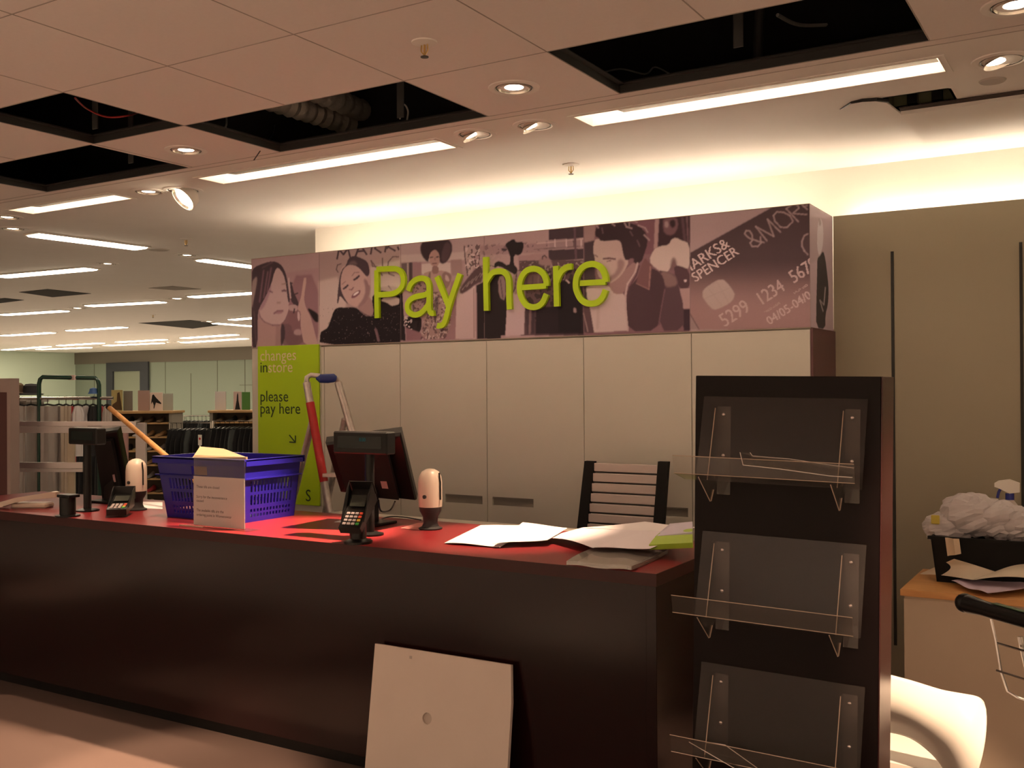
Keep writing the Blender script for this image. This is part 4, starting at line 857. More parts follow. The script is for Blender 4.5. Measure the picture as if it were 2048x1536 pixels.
def pole_display(base_px, head, label, m_w):
    p = onz(*base_px, HC); t = thing('customer_display', label, 'display', (p.x, p.y, HC), 0, 'pole customer displays')
    MB().lathe([(.001, 0), (.062, 0), (.062, .008), (.03, .016), (.001, .016)], (p.x, p.y, HC)).build('foot', m_black, t, True)
    (x0, x1, z0, z1) = head
    MB().cyl((p.x, p.y, HC+.014), (p.x, p.y, z0+.02), .021).build('pole', m_black, t, True)
    T = Matrix.Translation((p.x, p.y, 0)) 
    o = MB().rbox((x0, p.y-.045, z0), (x1, p.y+.02, z1), .006).build('head', m_black, t)
    MB().box((x0+.03, p.y-.0465, z0+.025), (x1-.03, p.y-.045, z1-.02)).build('screen', mat('vfd_screen', (.008, .014, .014), .15), o)
    return t, p
t, p = pole_display((740, 1070), (-3.085, -2.775, 1.315, 1.415), 'black pole display in front of the main till screen', 1)
tm = MB(); text_plane(tm, '0.00', (-2.93, p.y-.047, 1.372), (.022, 0, 0), (0, 0, .022)); tm.build('digits', mat_emit('vfd_digits', (.1, .5, .45), .12), t)
t1, p1 = pole_display((175, 1022), (-4.96, -4.72, 1.315, 1.405), 'black pole display at the left till, beside the garment rail', 1)
def monitor(c4, th, label, cable):
    TL, TR, BR, BL = [Vector(c) for c in c4]; n_ = (TR-TL).cross(BL-TL).normalized()
    if n_.y < 0: n_ = -n_
    base = (BL+BR)/2; t = thing('till_screen', label, 'monitor', (base.x, base.y, HC), 0, 'till touch screens seen from behind')
    def Q(u, v, n): return (TL*(1-u)*(1-v)+TR*u*(1-v)+BR*u*v+BL*(1-u)*v)+n_*n
    def slab_(u0, u1, v0, v1, a, b, r=.0): return [[Q(u0, v0, a), Q(u1, v0, a), Q(u1, v1, a), Q(u0, v1, a)], [Q(u0, v0, b), Q(u1, v0, b), Q(u1, v1, b), Q(u0, v1, b)]]
    MB().loft([[Q(.015, .02, -.0), Q(.985, .02, 0), Q(.985, .98, 0), Q(.015, .98, 0)], [Q(0, 0, .012), Q(1, 0, .012), Q(1, 1, .012), Q(0, 1, .012)], [Q(0, 0, th), Q(1, 0, th), Q(1, 1, th), Q(0, 1, th)]]).build('casing', m_black, t)
    MB().loft(slab_(.12, .80, .10, .92, -.03, .0)).build('back_cover', m_blackm, t)
    MB().loft(slab_(.04, .96, .05, .95, th, th+.001)).build('screen', mat('screen_glass', (.01, .01, .012), .08), t)
    cen = Q(.45, .7, .0); foot = Vector((cen.x, min(max(cen.y, 3.45), 4.0), HC))
    MB().rbox((foot.x-.1, foot.y-.09, HC), (foot.x+.1, foot.y+.09, HC+.014), .004).build('foot', m_black, t)
    MB().loft([[(foot.x-.04, foot.y-.02, HC+.014), (foot.x+.04, foot.y-.02, HC+.014), (foot.x+.04, foot.y+.02, HC+.014), (foot.x-.04, foot.y+.02, HC+.014)], [cen+Vector((-.04, -.02, 0)), cen+Vector((.04, -.02, 0)), cen+Vector((.04, .02, 0)), cen+Vector((-.04, .02, 0))]]).build('neck', m_black, t)
    lab_ = MB().loft(slab_(.62, .70, .62, .74, -.031, -.0301)).build('label_sticker', mat('sticker', (.34, .24, .24), .6), t)
    return t
monitor([ony(650, 889, 3.63), ony(801, 869, 3.74), ony(833, 1003, 3.97), ony(680, 985, 3.90)], .045, 'large black till screen seen from behind on the counter centre', 1)
monitor([ony(186, 868, 3.75), ony(234, 862, 3.80), ony(259, 985, 3.97), ony(204, 1000, 3.93)], .05, 'black till screen seen from behind at the left till', 1)
wire('cable', [ony(757, 1000, 3.85), onz(762, 1022, 1.02), onz(780, 1020, 1.0), ony(790, 1003, 3.9)], .004, m_black, 'black cable loop hanging under the main till screen')
wire('cable', [onz(752, 1044, .955), onz(775, 1034, .957), onz(805, 1034, .957), onz(842, 1040, .957)], .003, m_black, 'black scanner cable lying across the counter')
# card readers
def pinpad(p, rz, tilt, h, label, stand=True):
    t = thing('card_reader', label, 'card reader', (p.x, p.y, HC), rz, 'card payment terminals')
    if stand:
        MB().lathe([(.001, 0), (.062, 0), (.062, .010), (.04, .016), (.036, .02), (.036, h)], (0, 0, 0)).build('stand', m_black, t, True, local=True)
    T = Matrix.Translation((0, 0, h+.012)) @ Matrix.Rotation(tilt, 4, 'X')
    b = MB()
    prof = [(-.10, -.02), (-.10, .012), (-.02, .018), (.02, .022), (.10, .045), (.11, .03), (.10, -.02)]
    w2 = .050
    rings = [[(x, y, z) for y, z in prof] for x in (-w2, -w2*.97, w2*.97, w2)]
    rings[0] = [(x, y*.96, z*.9) for x, y, z in rings[0]]; rings[3] = [(x, y*.96, z*.9) for x, y, z in rings[3]]
    o = b.loft(rings, T=T).build('body', m_black, t, local=True)
    MB().box((-.042, -.085, .0135), (.042, -.005, .0175), T=T @ Matrix.Rotation(.07, 4, 'X')).build('keypad_plate', m_charcoal, o, local=True)
    for r in range(4):
        for c in range(4):
            x = -.030+c*.020; y = -.076+r*.019; mk_ = m_key
            if c == 3: mk_ = m_kg if r == 0 else (m_ky if r < 2 else m_kr)
            MB().rbox((x-.0075, y-.006, .018), (x+.0075, y+.006, .023), .0015, T=T @ Matrix.Rotation(.07, 4, 'X')).build('key', mk_, o, local=True)
    MB().box((-.036, .020, .0245), (.036, .075, .0265), T=T @ Matrix.Translation((0, 0, -.002)) @ Matrix.Rotation(.28, 4, 'X')).build('screen', mat('lcd', (.02, .025, .02), .1), o, local=True)
    sh = MB()
    for s_ in (-1, 1): sh.loft([[(s_*.050, -.06, .01), (s_*.052, .09, .02), (s_*.052, .10, .085), (s_*.050, .05, .07)], [(s_*.054, -.06, .01), (s_*.056, .09, .02), (s_*.056, .10, .085), (s_*.054, .05, .07)]], T=T)
    sh.loft([[(-.056, .10, .02), (.056, .10, .02), (.056, .104, .085), (-.056, .104, .085)], [(-.056, .104, .02), (.056, .104, .02), (.056, .108, .085), (-.056, .108, .085)]], T=T)
    sh.build('privacy_shield', m_black, t, local=True)
    return t
m_key = mat('grey_key', (.42, .36, .36), .5); m_kg = mat('green_key', (.05, .35, .06), .5); m_ky = mat('yellow_key', (.65, .42, .05), .5); m_kr = mat('red_key', (.6, .07, .03), .5)
pr = onz(716, 1086, HC); pinpad(pr, math.radians(14), math.radians(38), .115, 'black card reader with grey keys on a round stand, front of the main till')
pq = onz(205, 1036, HC); pinpad(pq+Vector((0, .11, 0)), math.radians(40), math.radians(8), .035, 'black card reader lying low on the counter at the left till', stand=False)
pb = onz(125, 1034, HC); t = thing('card_reader_stand', 'empty short black card reader stand on the left counter', 'stand', (pb.x, pb.y+.03, HC))
MB().lathe([(.001, 0), (.062, 0), (.062, .008), (.04, .012), (.04, .1), (.001, .1)], (0, 0, 0)).build('post', m_black, t, True, local=True); MB().rbox((-.05, -.03, .1), (.05, .04, .115), .003).build('plate', m_black, t, local=True)
# left: beige hand scanner / handset
ph = onz(40, 1018, HC); t = thing('handset', 'beige telephone style handset lying over its cradle at the counter left end', 'handset', (ph.x, ph.y+.04, HC), math.radians(25))
MB().rbox((-.09, -.01, 0), (.12, .08, .03), .008).build('cradle', m_beige, t, local=True)
MB().loft([[(x, y0_-w_, z), (x, y0_+w_, z), (x, y0_+w_, z+h_), (x, y0_-w_, z+h_)] for x, y0_, w_, z, h_ in [(-.16, -.03, .018, .006, .02), (-.13, -.025, .028, .008, .03), (-.05, -.01, .022, .035, .026), (.05, .02, .02, .05, .026), (.13, .045, .028, .055, .035), (.155, .05, .02, .058, .03)]]).build('grip', m_beige, t, True, local=True)
# ---- blue basket
bk = thing('shopping_basket', 'blue slotted plastic shopping basket on the counter', 'basket', (-3.995, 3.755, HC))
x0b, x1b, y0b, y1b = -4.27, -3.715, 3.585, 3.935; x0t, x1t, y0t, y1t = -4.305, -3.670, 3.545, 3.940; ZR = 1.262
def bw(u, z, side, off=0):            # point on a basket wall
    f_ = (z-HC)/(ZR-HC); X0, X1, Y0, Y1 = [a+(b-a)*f_ for a, b in ((x0b, x0t), (x1b, x1t), (y0b, y0t), (y1b, y1t))]
    return {'f': Vector((X0+(X1-X0)*u, Y0+off, z)), 'b': Vector((X0+(X1-X0)*u, Y1-off, z)), 'l': Vector((X0+off, Y0+(Y1-Y0)*u, z)), 'r': Vector((X1-off, Y0+(Y1-Y0)*u, z))}[side]
th_ = .004
def quad(mb, side, u0, u1, z0, z1):
    mb.loft([[bw(u0, z0, side), bw(u1, z0, side), bw(u1, z1, side), bw(u0, z1, side)], [bw(u0, z0, side, th_), bw(u1, z0, side, th_), bw(u1, z1, side, th_), bw(u0, z1, side, th_)]])
rows = [(.975, .990), (1.000, 1.015), (1.035, 1.085), (1.100, 1.155)]
for side, nc, nm in (('f', 20, 'front_wall'), ('b', 20, 'back_wall'), ('l', 13, 'side_wall'), ('r', 13, 'side_wall')):
    mb = MB(); prev = HC; u0, u1 = .1, .9
    for z0, z1 in rows:
        quad(mb, side, 0, 1, prev, z0); quad(mb, side, 0, u0, z0, z1); quad(mb, side, u1, 1, z0, z1)
        du = (u1-u0)/nc
        for k in range(nc+1):
            a = u0+k*du-du*.22; b = u0+k*du+du*.22
            quad(mb, side, max(a, u0), min(b, u1), z0, z1)
        prev = z1
    if side == 'f':    # hand slot in the upper band
        quad(mb, side, 0, 1, prev, 1.178); quad(mb, side, 0, .40, 1.178, 1.222); quad(mb, side, .58, 1, 1.178, 1.222); quad(mb, side, 0, 1, 1.222, ZR)
    else: quad(mb, side, 0, 1, prev, ZR)
    mb.build(nm, m_blue, bk)
MB().box((x0b, y0b, HC), (x1b, y1b, HC+.004)).build('base', m_blue, bk)
mb = MB(); o_ = .014
for (a, b, c_, d_) in ((x0t-o_, x1t+o_, y0t-o_, y0t+.003), (x0t-o_, x1t+o_, y1t-.003, y1t+o_), (x0t-o_, x0t+.003, y0t, y1t), (x1t-.003, x1t+o_, y0t, y1t)):
    mb.box((a, c_, ZR-.006), (b, d_, ZR+.004))
for (a, b, c_, d_) in ((x0t-o_, x1t+o_, y0t-o_, y0t-o_+.003), (x0t-o_, x1t+o_, y1t+o_-.003, y1t+o_), (x0t-o_, x0t-o_+.003, y0t, y1t), (x1t+o_-.003, x1t+o_, y0t, y1t)):
    mb.box((a, c_, ZR-.03), (b, d_, ZR))
mb.box((x0t-.006, y0t-.004, 1.168), (x1t+.006, y0t+.006, 1.174)).box((x1t-.014, y0t, 1.165), (x1t+.004, y1t, 1.172))
mb.build('rim', m_blue, bk)
sA, sB = ony(217, 814, 3.90), Vector((-3.90, 3.68, .985))
sd = (sA-sB).normalized()
st = thing('broom_handle', 'long varnished wooden handle sticking out of the blue basket', 'handle', sB)
MB().cyl(sB, sA, .0155, .0145, 16).build('shaft', m_stick, st, True); MB().cyl(sA-sd*.015, sA+sd*.004, .0165, .016).build('end_cap', m_blackm, st, True)
bdz = [ony(385, 915, 3.66), ony(400, 893, 3.85), ony(447, 897, 3.85), ony(492, 914, 3.66)]
tag(MB().loft([[tuple(p) for p in bdz], [tuple(p+Vector((0, 0, -.004)) ) for p in bdz]]).loft([[tuple(bdz[0]), tuple(bdz[3]), (bdz[3].x-.02, 3.70, 1.00), (bdz[0].x+.0, 3.70, 1.0)], [tuple(bdz[0]+Vector((0, .01, 0))), tuple(bdz[3]+Vector((0, .01, 0))), (bdz[3].x-.02, 3.71, 1.0), (bdz[0].x, 3.71, 1.0)]]).build('folded_card', m_board), 'pale folded card box standing inside the blue basket', 'card')
tag(MB().sphere((-4.12, 3.72, 1.0), .045, (1.3, 1, .9), fn=lambda p: 1+.12*math.sin(9*p.x)*math.cos(7*p.y)).build('crumpled_paper', m_paper), 'crumpled white paper at the bottom of the blue basket', 'paper')
# acrylic notice holder
s0, s1 = onz(390, 1053, HC), onz(490, 1061, HC); YS = 3.40; xa, xb = ony(387, 1000, YS).x, ony(490, 1000, YS).x; zt_ = ony(440, 912, YS).z; zp = ony(440, 955, YS).z
nh = thing('notice_holder', 'clear acrylic holder with a printed closed till notice before the basket', 'notice', ((xa+xb)/2, YS, HC))
MB().box((xa, YS+.001, HC+.002), (xb, YS+.004, zt_)).build('holder', m_clear, nh); MB().box((xa-.06, YS-.035, HC), (xb+.05, YS+.05, HC+.0025)).build('foot', m_clear, nh)
MB().box((xa+.002, YS-.0012, HC+.006), (xb-.002, YS, zp)).build('paper_sheet', m_paperg, nh)
tm = MB()
for body, yy in [('These tills are closed', 974), ('Sorry for the inconvenience', 994), ('caused', 1002), ('The available tills are the', 1021), ('ordering point in Womenswear', 1030)]:
    pz = ony(400, yy, YS).z; text_plane(MB(), body, (xa+.022, YS-.0018, pz-.004), (.0185, 0, 0), (0, 0, .0185)).build('text_line', m_ink, nh)
MB().box((xa-.06, YS-.036, HC+.001), (xa+.1, YS-.030, HC+.006)).build('foot_edge', m_edge, nh)
# papers
def sheet(cs_, label, m=m_paper, nx=16, ny=12, fn=None, group=None, name='paper_sheet', cat='paper'):
    return tag(MB().patch(cs_, nx, ny, fn, .0008).build(name, m, smooth=True), label, cat, group)
wv = lambda a, k=7, ph=0: (lambda u, v: (0, 0, a*(.5+.5*math.sin(k*u+ph))*(.6+.4*math.cos(3*v+ph))))
sheet([onz(889, 1087, HC+.003), onz(1000, 1094, HC+.006), onz(1075, 1051, HC+.012), onz(962, 1050, HC+.004)], 'white paper sheet at the left of the papers, brightest under the lamp', fn=wv(.006, 5), group='loose papers on the counter')
sheet([onz(985, 1092, HC+.010), onz(1095, 1080, HC+.026), onz(1135, 1056, HC+.03), onz(1045, 1046, HC+.025)], 'white paper sheet overlapping the left one, curling at its right edge', fn=wv(.012, 4, 1), group='loose papers on the counter')
sheet([ony(1086, 1076, 3.78), ony(1186, 1096, 3.55), ony(1330, 1062, 3.95), ony(1165, 1055, 4.02)], 'large folded plan sheet arching over the counter middle', m=mat('plan_paper', (.78, .72, .78), .8), fn=lambda u, v: (0, 0, .022*math.sin(PI*u)*(1-v)*.6), group='loose papers on the counter')
sheet([ony(1184, 1096, 3.55), ony(1300, 1098, 3.53), ony(1385, 1062, 3.85), ony(1290, 1062, 3.93)], 'plan sheet flap lying toward the display stand', m=bpy.data.materials['plan_paper'], fn=wv(.004, 6), group='loose papers on the counter')
sheet([ony(1165, 1056, 4.0), ony(1330, 1063, 3.94), ony(1400, 1056, 4.03), ony(1290, 1045, 4.06)], 'rear plan sheet with small red mark beyond the arched one', fn=wv(.006, 5, 2), group='loose papers on the counter')
pm = ony(1255, 1054, 4.02)
t = sheet([onz(246, 1015, HC+.002), onz(325, 1018, HC+.002), onz(325, 1004, HC+.003), onz(250, 1003, HC+.003)], 'white receipt paper on the far side of the left scanner')
sheet([onz(668, 1044, HC+.002), onz(700, 1045, HC+.002), onz(712, 1037, HC+.003), onz(690, 1038, HC+.003)], 'small white paper slip left of the card reader')
sheet([onz(800, 1056, HC+.002), onz(838, 1060, HC+.002), onz(850, 1046, HC+.003), onz(838, 1045, HC+.003)], 'red edged paper slip behind the main scanner', m=mat('pink_paper', (.6, .2, .18), .7))
gb = [ony(1298, 1100, 3.58), ony(1385, 1096, 3.58), ony(1385, 1066, 3.80), ony(1335, 1068, 3.80)]
tag(MB().patch(gb, 10, 6, lambda u, v: (0, 0, .02+.012*math.sin(PI*v)), .02).build('carrier_bag', mat('lime_bag', (.34, .5, .04), .35), smooth=True), 'folded lime green carrier bag beside the display stand', 'bag')
gw = [ony(1310, 1088, 3.66), ony(1385, 1080, 3.66), ony(1385, 1058, 3.86), ony(1340, 1062, 3.86)]
tag(MB().patch(gw, 10, 6, lambda u, v: (0, 0, .03+.01*math.sin(5*u)*math.sin(PI*v)), .012).build('carrier_bag', mat('lilac_bag', (.62, .58, .72), .35), smooth=True), 'folded white and lilac bag lying on the lime bag', 'bag')
cdp = [onz(1133, 1131, HC+.002), onz(1263, 1142, HC+.002), onz(1336, 1108, HC+.002), onz(1182, 1104, HC+.002)]
t = thing('plastic_wallet', 'clear plastic wallet of grey inserts lying at the counter end', 'wallet', ((cdp[0]+cdp[2])/2))
MB().patch([p+Vector((0, 0, .016)) for p in cdp], 10, 8, lambda u, v: (0, 0, .003*math.sin(9*u+4*v)), .014).build('cover', mat_clear('wallet_film', (.8, .78, .74), .4, .2), t, True)
ci = [cdp[0].lerp(cdp[2], .1), cdp[1].lerp(cdp[3], .1), cdp[2].lerp(cdp[0], .1), cdp[3].lerp(cdp[1], .1)]
MB().patch([p+Vector((0, 0, .009)) for p in ci], 2, 2, None, .006).build('insert', mat('insert_grey', (.36, .34, .31), .5), t)
# ================================================================ BEHIND THE COUNTER
# step ladder
ld = thing('step_ladder', 'aluminium step ladder with blue hand pad and red stile behind the counter', 'ladder', (-3.95, 4.55, 0))
def ext(a, b, z=0): a, b = Vector(a), Vector(b); t_ = (z-a.z)/(b.z-a.z); return a+(b-a)*t_
L0, L1 = ony(613, 765, 4.47), ony(652, 985, 4.47); R0, R1 = ony(676, 765, 4.62), ony(708, 862, 4.62)
Lf, Rf = ext(L0, L1), ext(R0, R1); Rf = Vector((Lf.x+.36, Lf.y+.12, 0))
La, Lb = L0.lerp(Lf, .055/1.6*1.6), ext(L0, L1, ony(650, 965, 4.43).z)
La = L0+(Lf-L0)*.03; La = ext(L0, Lf, ony(622, 805, 4.46).z)
MB().tube([L0, La], .022, 10).tube([Lb, Lf], .022, 10).build('left_stile', m_alu, ld, True)
MB().tube([La, Lb], .025, 10).build('red_stile', m_red, ld, True)['label'] = 'red painted left stile'
MB().tube([R0, Rf], .022, 10).build('right_stile', m_alu, ld, True)
hp = [L0, ony(614, 755, 4.48), ony(622, 750, 4.50), ony(640, 752, 4.53)]; MB().tube(hp, .015, 10).tube([ony(664, 752, 4.59), ony(672, 756, 4.60), R0], .015, 10).build('hoop', m_alu, ld, True)
MB().tube([ony(633, 755, 4.52), ony(640, 757, 4.53), ony(655, 757, 4.56), ony(668, 756, 4.59), ony(673, 757, 4.6)], [.012, .026, .028, .026, .014], 12).build('hand_pad', m_bluepad, ld, True)['label'] = 'blue plastic hand pad'
b0, b1 = ony(626, 838, 4.47), ony(586, 1000, 4.56); c0, c1 = ony(690, 838, 4.62), ony(655, 1000, 4.70)
for a, b in ((b0, b1), (c0, c1)): MB().tube([a, ext(a, b)], .020, 10).build('rear_leg', m_alu, ld, True)
MB().tube([ext(b0, b1, .55), ext(c0, c1, .55)], .010, 8).build('rear_brace', m_alu, ld, True)
for z in (.22, .44, .66, .88, 1.10):
    a, b = ext(L0, Lf, z), ext(R0, Rf, z); d = Vector((-(b-a).y, (b-a).x, 0)).normalized()*.04
    MB().loft([[a-d, b-d, b+d, a+d], [a-d+Vector((0, 0, .02)), b-d+Vector((0, 0, .02)), b+d+Vector((0, 0, .02)), a+d+Vector((0, 0, .02))]]).build('step', m_alu, ld)
# slatted chair
YCH = 4.75; q0, q1, q2, q3 = ony(1181, 922, YCH), ony(1328, 923, YCH), ony(1166, 1056, YCH-.05), ony(1318, 1056, YCH-.05)
ch = thing('slatted_chair', 'black framed chair with a tall back of pale slats before the cabinets', 'chair', ((q0.x+q1.x)/2, YCH-.1, 0))
def rail(a, b, nm, w_=.028):
    zlo = .42; e = ext(a, b, zlo); MB().loft([[(p.x-w_, p.y-.015, p.z), (p.x+w_, p.y-.015, p.z), (p.x+w_, p.y+.015, p.z), (p.x-w_, p.y+.015, p.z)] for p in (a+Vector((0, 0, 0)), e)]).build(nm, m_blackm, ch); return e
e0 = rail(q0, q2, 'back_post'); e1 = rail(q1, q3, 'back_post', .027)
m_slat = mat('pale_slat', (.60, .52, .50), .5)
for k in range(13):
    z = q0.z-.03-k*.0520
    a, b = ext(q0, q2, z), ext(q1, q3, z)
    MB().rbox((a.x+.028, a.y-.010, z-.0215), (b.x-.027, a.y+.002, z+.0215), .003).build('slat', m_slat, ch)
    mb = MB()
    for s_, p_ in ((-1, a), (1, b)): mb.box((p_.x-.01, p_.y-.017, z-.026), (p_.x+.024, p_.y-.0145, z-.022))
    mb.build('slat_clip', m_slat, ch)
    mb = MB().box((a.x+.02, a.y+.003, z-.03), (b.x-.02, a.y+.006, z-.022)); mb.build('strap', m_black, ch)
MB().rbox((q2.x, YCH-.36, .42), (q3.x, YCH-.05, .45), .01).build('seat', m_blackm, ch)
for x, y in ((q2.x+.03, YCH-.33), (q3.x-.03, YCH-.33), (q2.x+.03, YCH-.06), (q3.x-.03, YCH-.06)): MB().cyl((x, y, 0), (x, y, .42), .014).build('leg', m_blackm, ch, True)
# ================================================================ DISPLAY STAND
SX0, SX1, SY0, SY1, SZ = -1.176, -.618, 3.0, 3.16, 1.634
ds = thing('display_stand', 'tall dark leaflet display stand with three clear acrylic shelves', 'display stand', ((SX0+SX1)/2, (SY0+SY1)/2, 0)); ds.rotation_euler = (0, math.radians(1.0), 0)
hw = (SX1-SX0)/2; hd = .08
MB().rbox((-hw, -hd, 0), (hw-.004, hd-.012, SZ), .002).build('board', m_standm, ds, local=True)
MB().rbox((hw-.004, -hd, 0), (hw, hd, SZ), .001).box((-hw, hd-.012, 0), (hw-.004, hd, SZ)).build('edge_band', m_standedge, ds, local=True)
MB().rbox((-hw-.02, -hd-.1, 0), (hw+.02, hd+.1, .03), .004).build('foot', m_standm, ds, local=True)
for zi, (zt_, zb_) in enumerate([(1.570, 1.300), (1.155, .885), (.750, .470)]):
    sh = MB(); x0, x1 = -hw+.032, hw-.038; yt, yb_ = -hd-.012, -hd-.075
    def R4(x0, x1, ya, za, yb, zb, th): return [[(x0, ya, za), (x1, ya, za), (x1, yb, zb), (x0, yb, zb)], [(x0, ya+th, za), (x1, ya+th, za), (x1, yb+th, zb), (x0, yb+th, zb)]]
    so = MB().loft(R4(x0, x1, yt, zt_, yb_, zb_+.02, .003)).build('acrylic_shelf', m_clearp, ds, local=True)
    yl = -hd-.165
    MB().loft([[(x0-.035, yb_, zb_+.02), (x1, yb_, zb_+.02), (x1, yl, zb_+.045), (x0-.035, yl, zb_+.045)], [(x0-.035, yb_, zb_+.017), (x1, yb_, zb_+.017), (x1, yl, zb_+.042), (x0-.035, yl, zb_+.042)]]).build('shelf_plate', m_clear, so, local=True)
    MB().loft([[(x0-.035, yl, zb_+.045), (x1, yl, zb_+.045), (x1, yl-.012, zb_+.095), (x0-.035, yl-.012, zb_+.095)], [(x0-.035, yl+.003, zb_+.045), (x1, yl+.003, zb_+.045), (x1, yl-.009, zb_+.095), (x0-.035, yl-.009, zb_+.095)]]).build('front_lip', m_clear, so, local=True)
    MB().tube([(x0-.035, yl-.012, zb_+.096), (x1, yl-.012, zb_+.096)], .0012, 5).tube([(x0-.035, yl, zb_+.043), (x1, yl, zb_+.043)], .0012, 5).build('lit_edge', m_edge, so, local=True)
    for bx in (-hw+.085, hw-.09):
        MB().box((bx-.012, -hd-.004, zt_-.30), (bx+.030, -hd-.001, zt_-.03)).build('bracket_plate', m_clear, so, local=True)
        MB().box((bx-.0015-.014, -hd-.10, zb_+.02), (bx+.0015-.014, -hd-.001, zt_-.03)) if 0 else None
        pr_ = [(-hd-.002, zt_-.035), (-hd-.014, zt_-.035), (yb_-.004, zb_+.018), (yl+.01, zb_+.036), (-hd-.055, zb_-.045), (-hd-.045, zb_-.045), (-hd-.002, zb_+.0)]
        MB().prism(pr_, 'x', bx-.016, bx-.013).build('bracket_fin', m_clear, so, local=True)
        MB().tube([(bx-.0145, -hd-.016, zt_-.035), (bx-.0145, yb_-.006, zb_+.02)], .0014, 5).tube([(bx-.0145, yl+.01, zb_+.034), (bx-.0145, -hd-.055, zb_-.047), (bx-.0145, -hd-.045, zb_-.047), (bx-.0145, -hd-.025, zb_-.015)], .0016, 5).build('fin_edge', m_edge, so, local=True)
        for zz in (zt_-.055, zt_-.18): MB().sphere((bx+.008, -hd-.006, zz), .006, (1, .6, 1), 10, 6).build('screw', m_chrome, so, True, local=True)
# clear strips left on the shelves
def loc2(p): return Vector(p)
tp = [ony(1480, 905, 2.83), ony(1486, 930, 2.80), ony(1560, 938, 2.79), ony(1660, 952, 2.80), ony(1705, 955, 2.82)]
tq = [ony(1500, 905, 2.86), ony(1505, 912, 2.86), ony(1580, 918, 2.86), ony(1660, 930, 2.87), ony(1708, 936, 2.88)]
mb = MB()
for i in range(4): mb.add([tp[i], tp[i+1], tq[i+1], tq[i]], [(0, 1, 2, 3)])
o = mb.build('plastic_strip', m_clear); tag(o, 'curled clear plastic strip lying on the top acrylic shelf', 'strip')
sol = o.modifiers.new('s', 'SOLIDIFY'); sol.thickness = .0015
MB().tube(tp, .0012, 5).tube(tq, .0010, 5).build('bright_edge', mat('strip_edge', (.8, .72, .68), .2), o)
tp = [ony(1378, 1484, 2.84), ony(1440, 1520, 2.82), ony(1500, 1555, 2.80)]; tq = [ony(1412, 1484, 2.87), ony(1450, 1490, 2.87), ony(1520, 1540, 2.86)]
mb = MB()
for i in range(2): mb.add([tp[i], tp[i+1], tq[i+1], tq[i]], [(0, 1, 2, 3)])
o = mb.build('plastic_strip', m_clear); tag(o, 'clear plastic strip lying on the lowest acrylic shelf', 'strip'); o.modifiers.new('s', 'SOLIDIFY').thickness = .0015
MB().tube(tp, .0012, 5).tube(tq, .0012, 5).build('bright_edge', bpy.data.materials['strip_edge'], o)
# ================================================================ RIGHT SIDE
ta = onz(1800, 1178, .74); td = thing('work_table', 'beech topped cream work table at the right edge', 'table', (ta.x+.6, ta.y+.27, 0))
MB().rbox((ta.x, ta.y, .712), (ta.x+1.5, ta.y+.56, .74), .002).build('table_top', m_beech, td)
MB().box((ta.x+.012, ta.y+.02, 0), (ta.x+1.48, ta.y+.54, .70)).box((ta.x+.014, ta.y+.022, .70), (ta.x+1.48, ta.y+.54, .711)).build('base_panel', mat('cream_base', A(132, 102, 76), .5), td)
TZ = .74
sheet([onz(1838, 1150, TZ+.004), ony(1945, 1160, 4.66), ony(1990, 1143, 4.765), ony(1908, 1118, 4.765)], 'open cream booklet on the beech table, left page', m=mat('cream_paper', (.74, .64, .50), .7), fn=wv(.008, 4), group='papers on the beech table')
sheet([ony(1945, 1160, 4.66), ony(2075, 1158, 4.64), ony(2075, 1128, 4.765), ony(1990, 1143, 4.765)], 'open cream booklet on the beech table, right page curling up', m=bpy.data.materials['cream_paper'], fn=lambda u, v: (0, 0, .012*math.sin(PI*u)), group='papers on the beech table')
sheet([onz(1903, 1165, TZ+.02), onz(1975, 1190, TZ+.02), onz(2080, 1172, TZ+.03), onz(1960, 1150, TZ+.02)], 'lilac folded sheet at the front of the beech table', m=m_purple, fn=wv(.012, 8, 1), group='papers on the beech table')
k0_, k1_ = ony(1866, 1068, 4.86), ony(2110, 1072, 4.86)
cr = thing('black_crate', 'black plastic crate full of crumpled packaging on the beech table', 'crate', ((k0_.x+k1_.x)/2, 4.9, TZ))
zc1 = k0_.z; xk0, xk1 = ony(1876, 1125, 4.84).x, k1_.x
mb = MB()
for y_ in (4.80, 5.06): mb.loft([[(xk0, y_, TZ), (xk1-.02, y_, TZ), (xk1, y_+(.0 if y_ > 5 else -.01), zc1), (k0_.x, y_+(.0 if y_ > 5 else -.01), zc1)], [(xk0, y_+.008, TZ), (xk1-.02, y_+.008, TZ), (xk1, y_+.008, zc1), (k0_.x, y_+.008, zc1)]])
for x_, xt in ((xk0, k0_.x), (xk1-.02, xk1-.008)): mb.loft([[(x_, 4.80, TZ), (x_, 5.06, TZ), (xt, 5.06, zc1), (xt, 4.79, zc1)], [(x_+.008, 4.80, TZ), (x_+.008, 5.06, TZ), (xt+.008, 5.06, zc1), (xt+.008, 4.79, zc1)]])
mb.box((xk0, 4.80, TZ), (xk1-.02, 5.06, TZ+.006)); mb.build('shell', m_binb, cr)
MB().box((k0_.x-.01, 4.775, zc1-.012), (k1_.x+.01, 4.792, zc1+.002)).build('rim', m_binb, cr)
def crump(c, r, sc, label, m, sd=0):
    g = np.random.default_rng(sd); K = g.uniform(-6, 6, (6, 3)); phs = g.uniform(0, 6, 6)
    fn = lambda p: 1+.10*sum(abs(math.sin(K[i][0]*p.x+K[i][1]*p.y+K[i][2]*p.z+phs[i]))-.5 for i in range(6))
    tag(MB().sphere(c, r, sc, 22, 16, fn).build('crumpled_packaging', m), label, 'packaging', 'crumpled packaging in the black crate')
m_film = mat('packaging_film', (.60, .55, .56), .35)
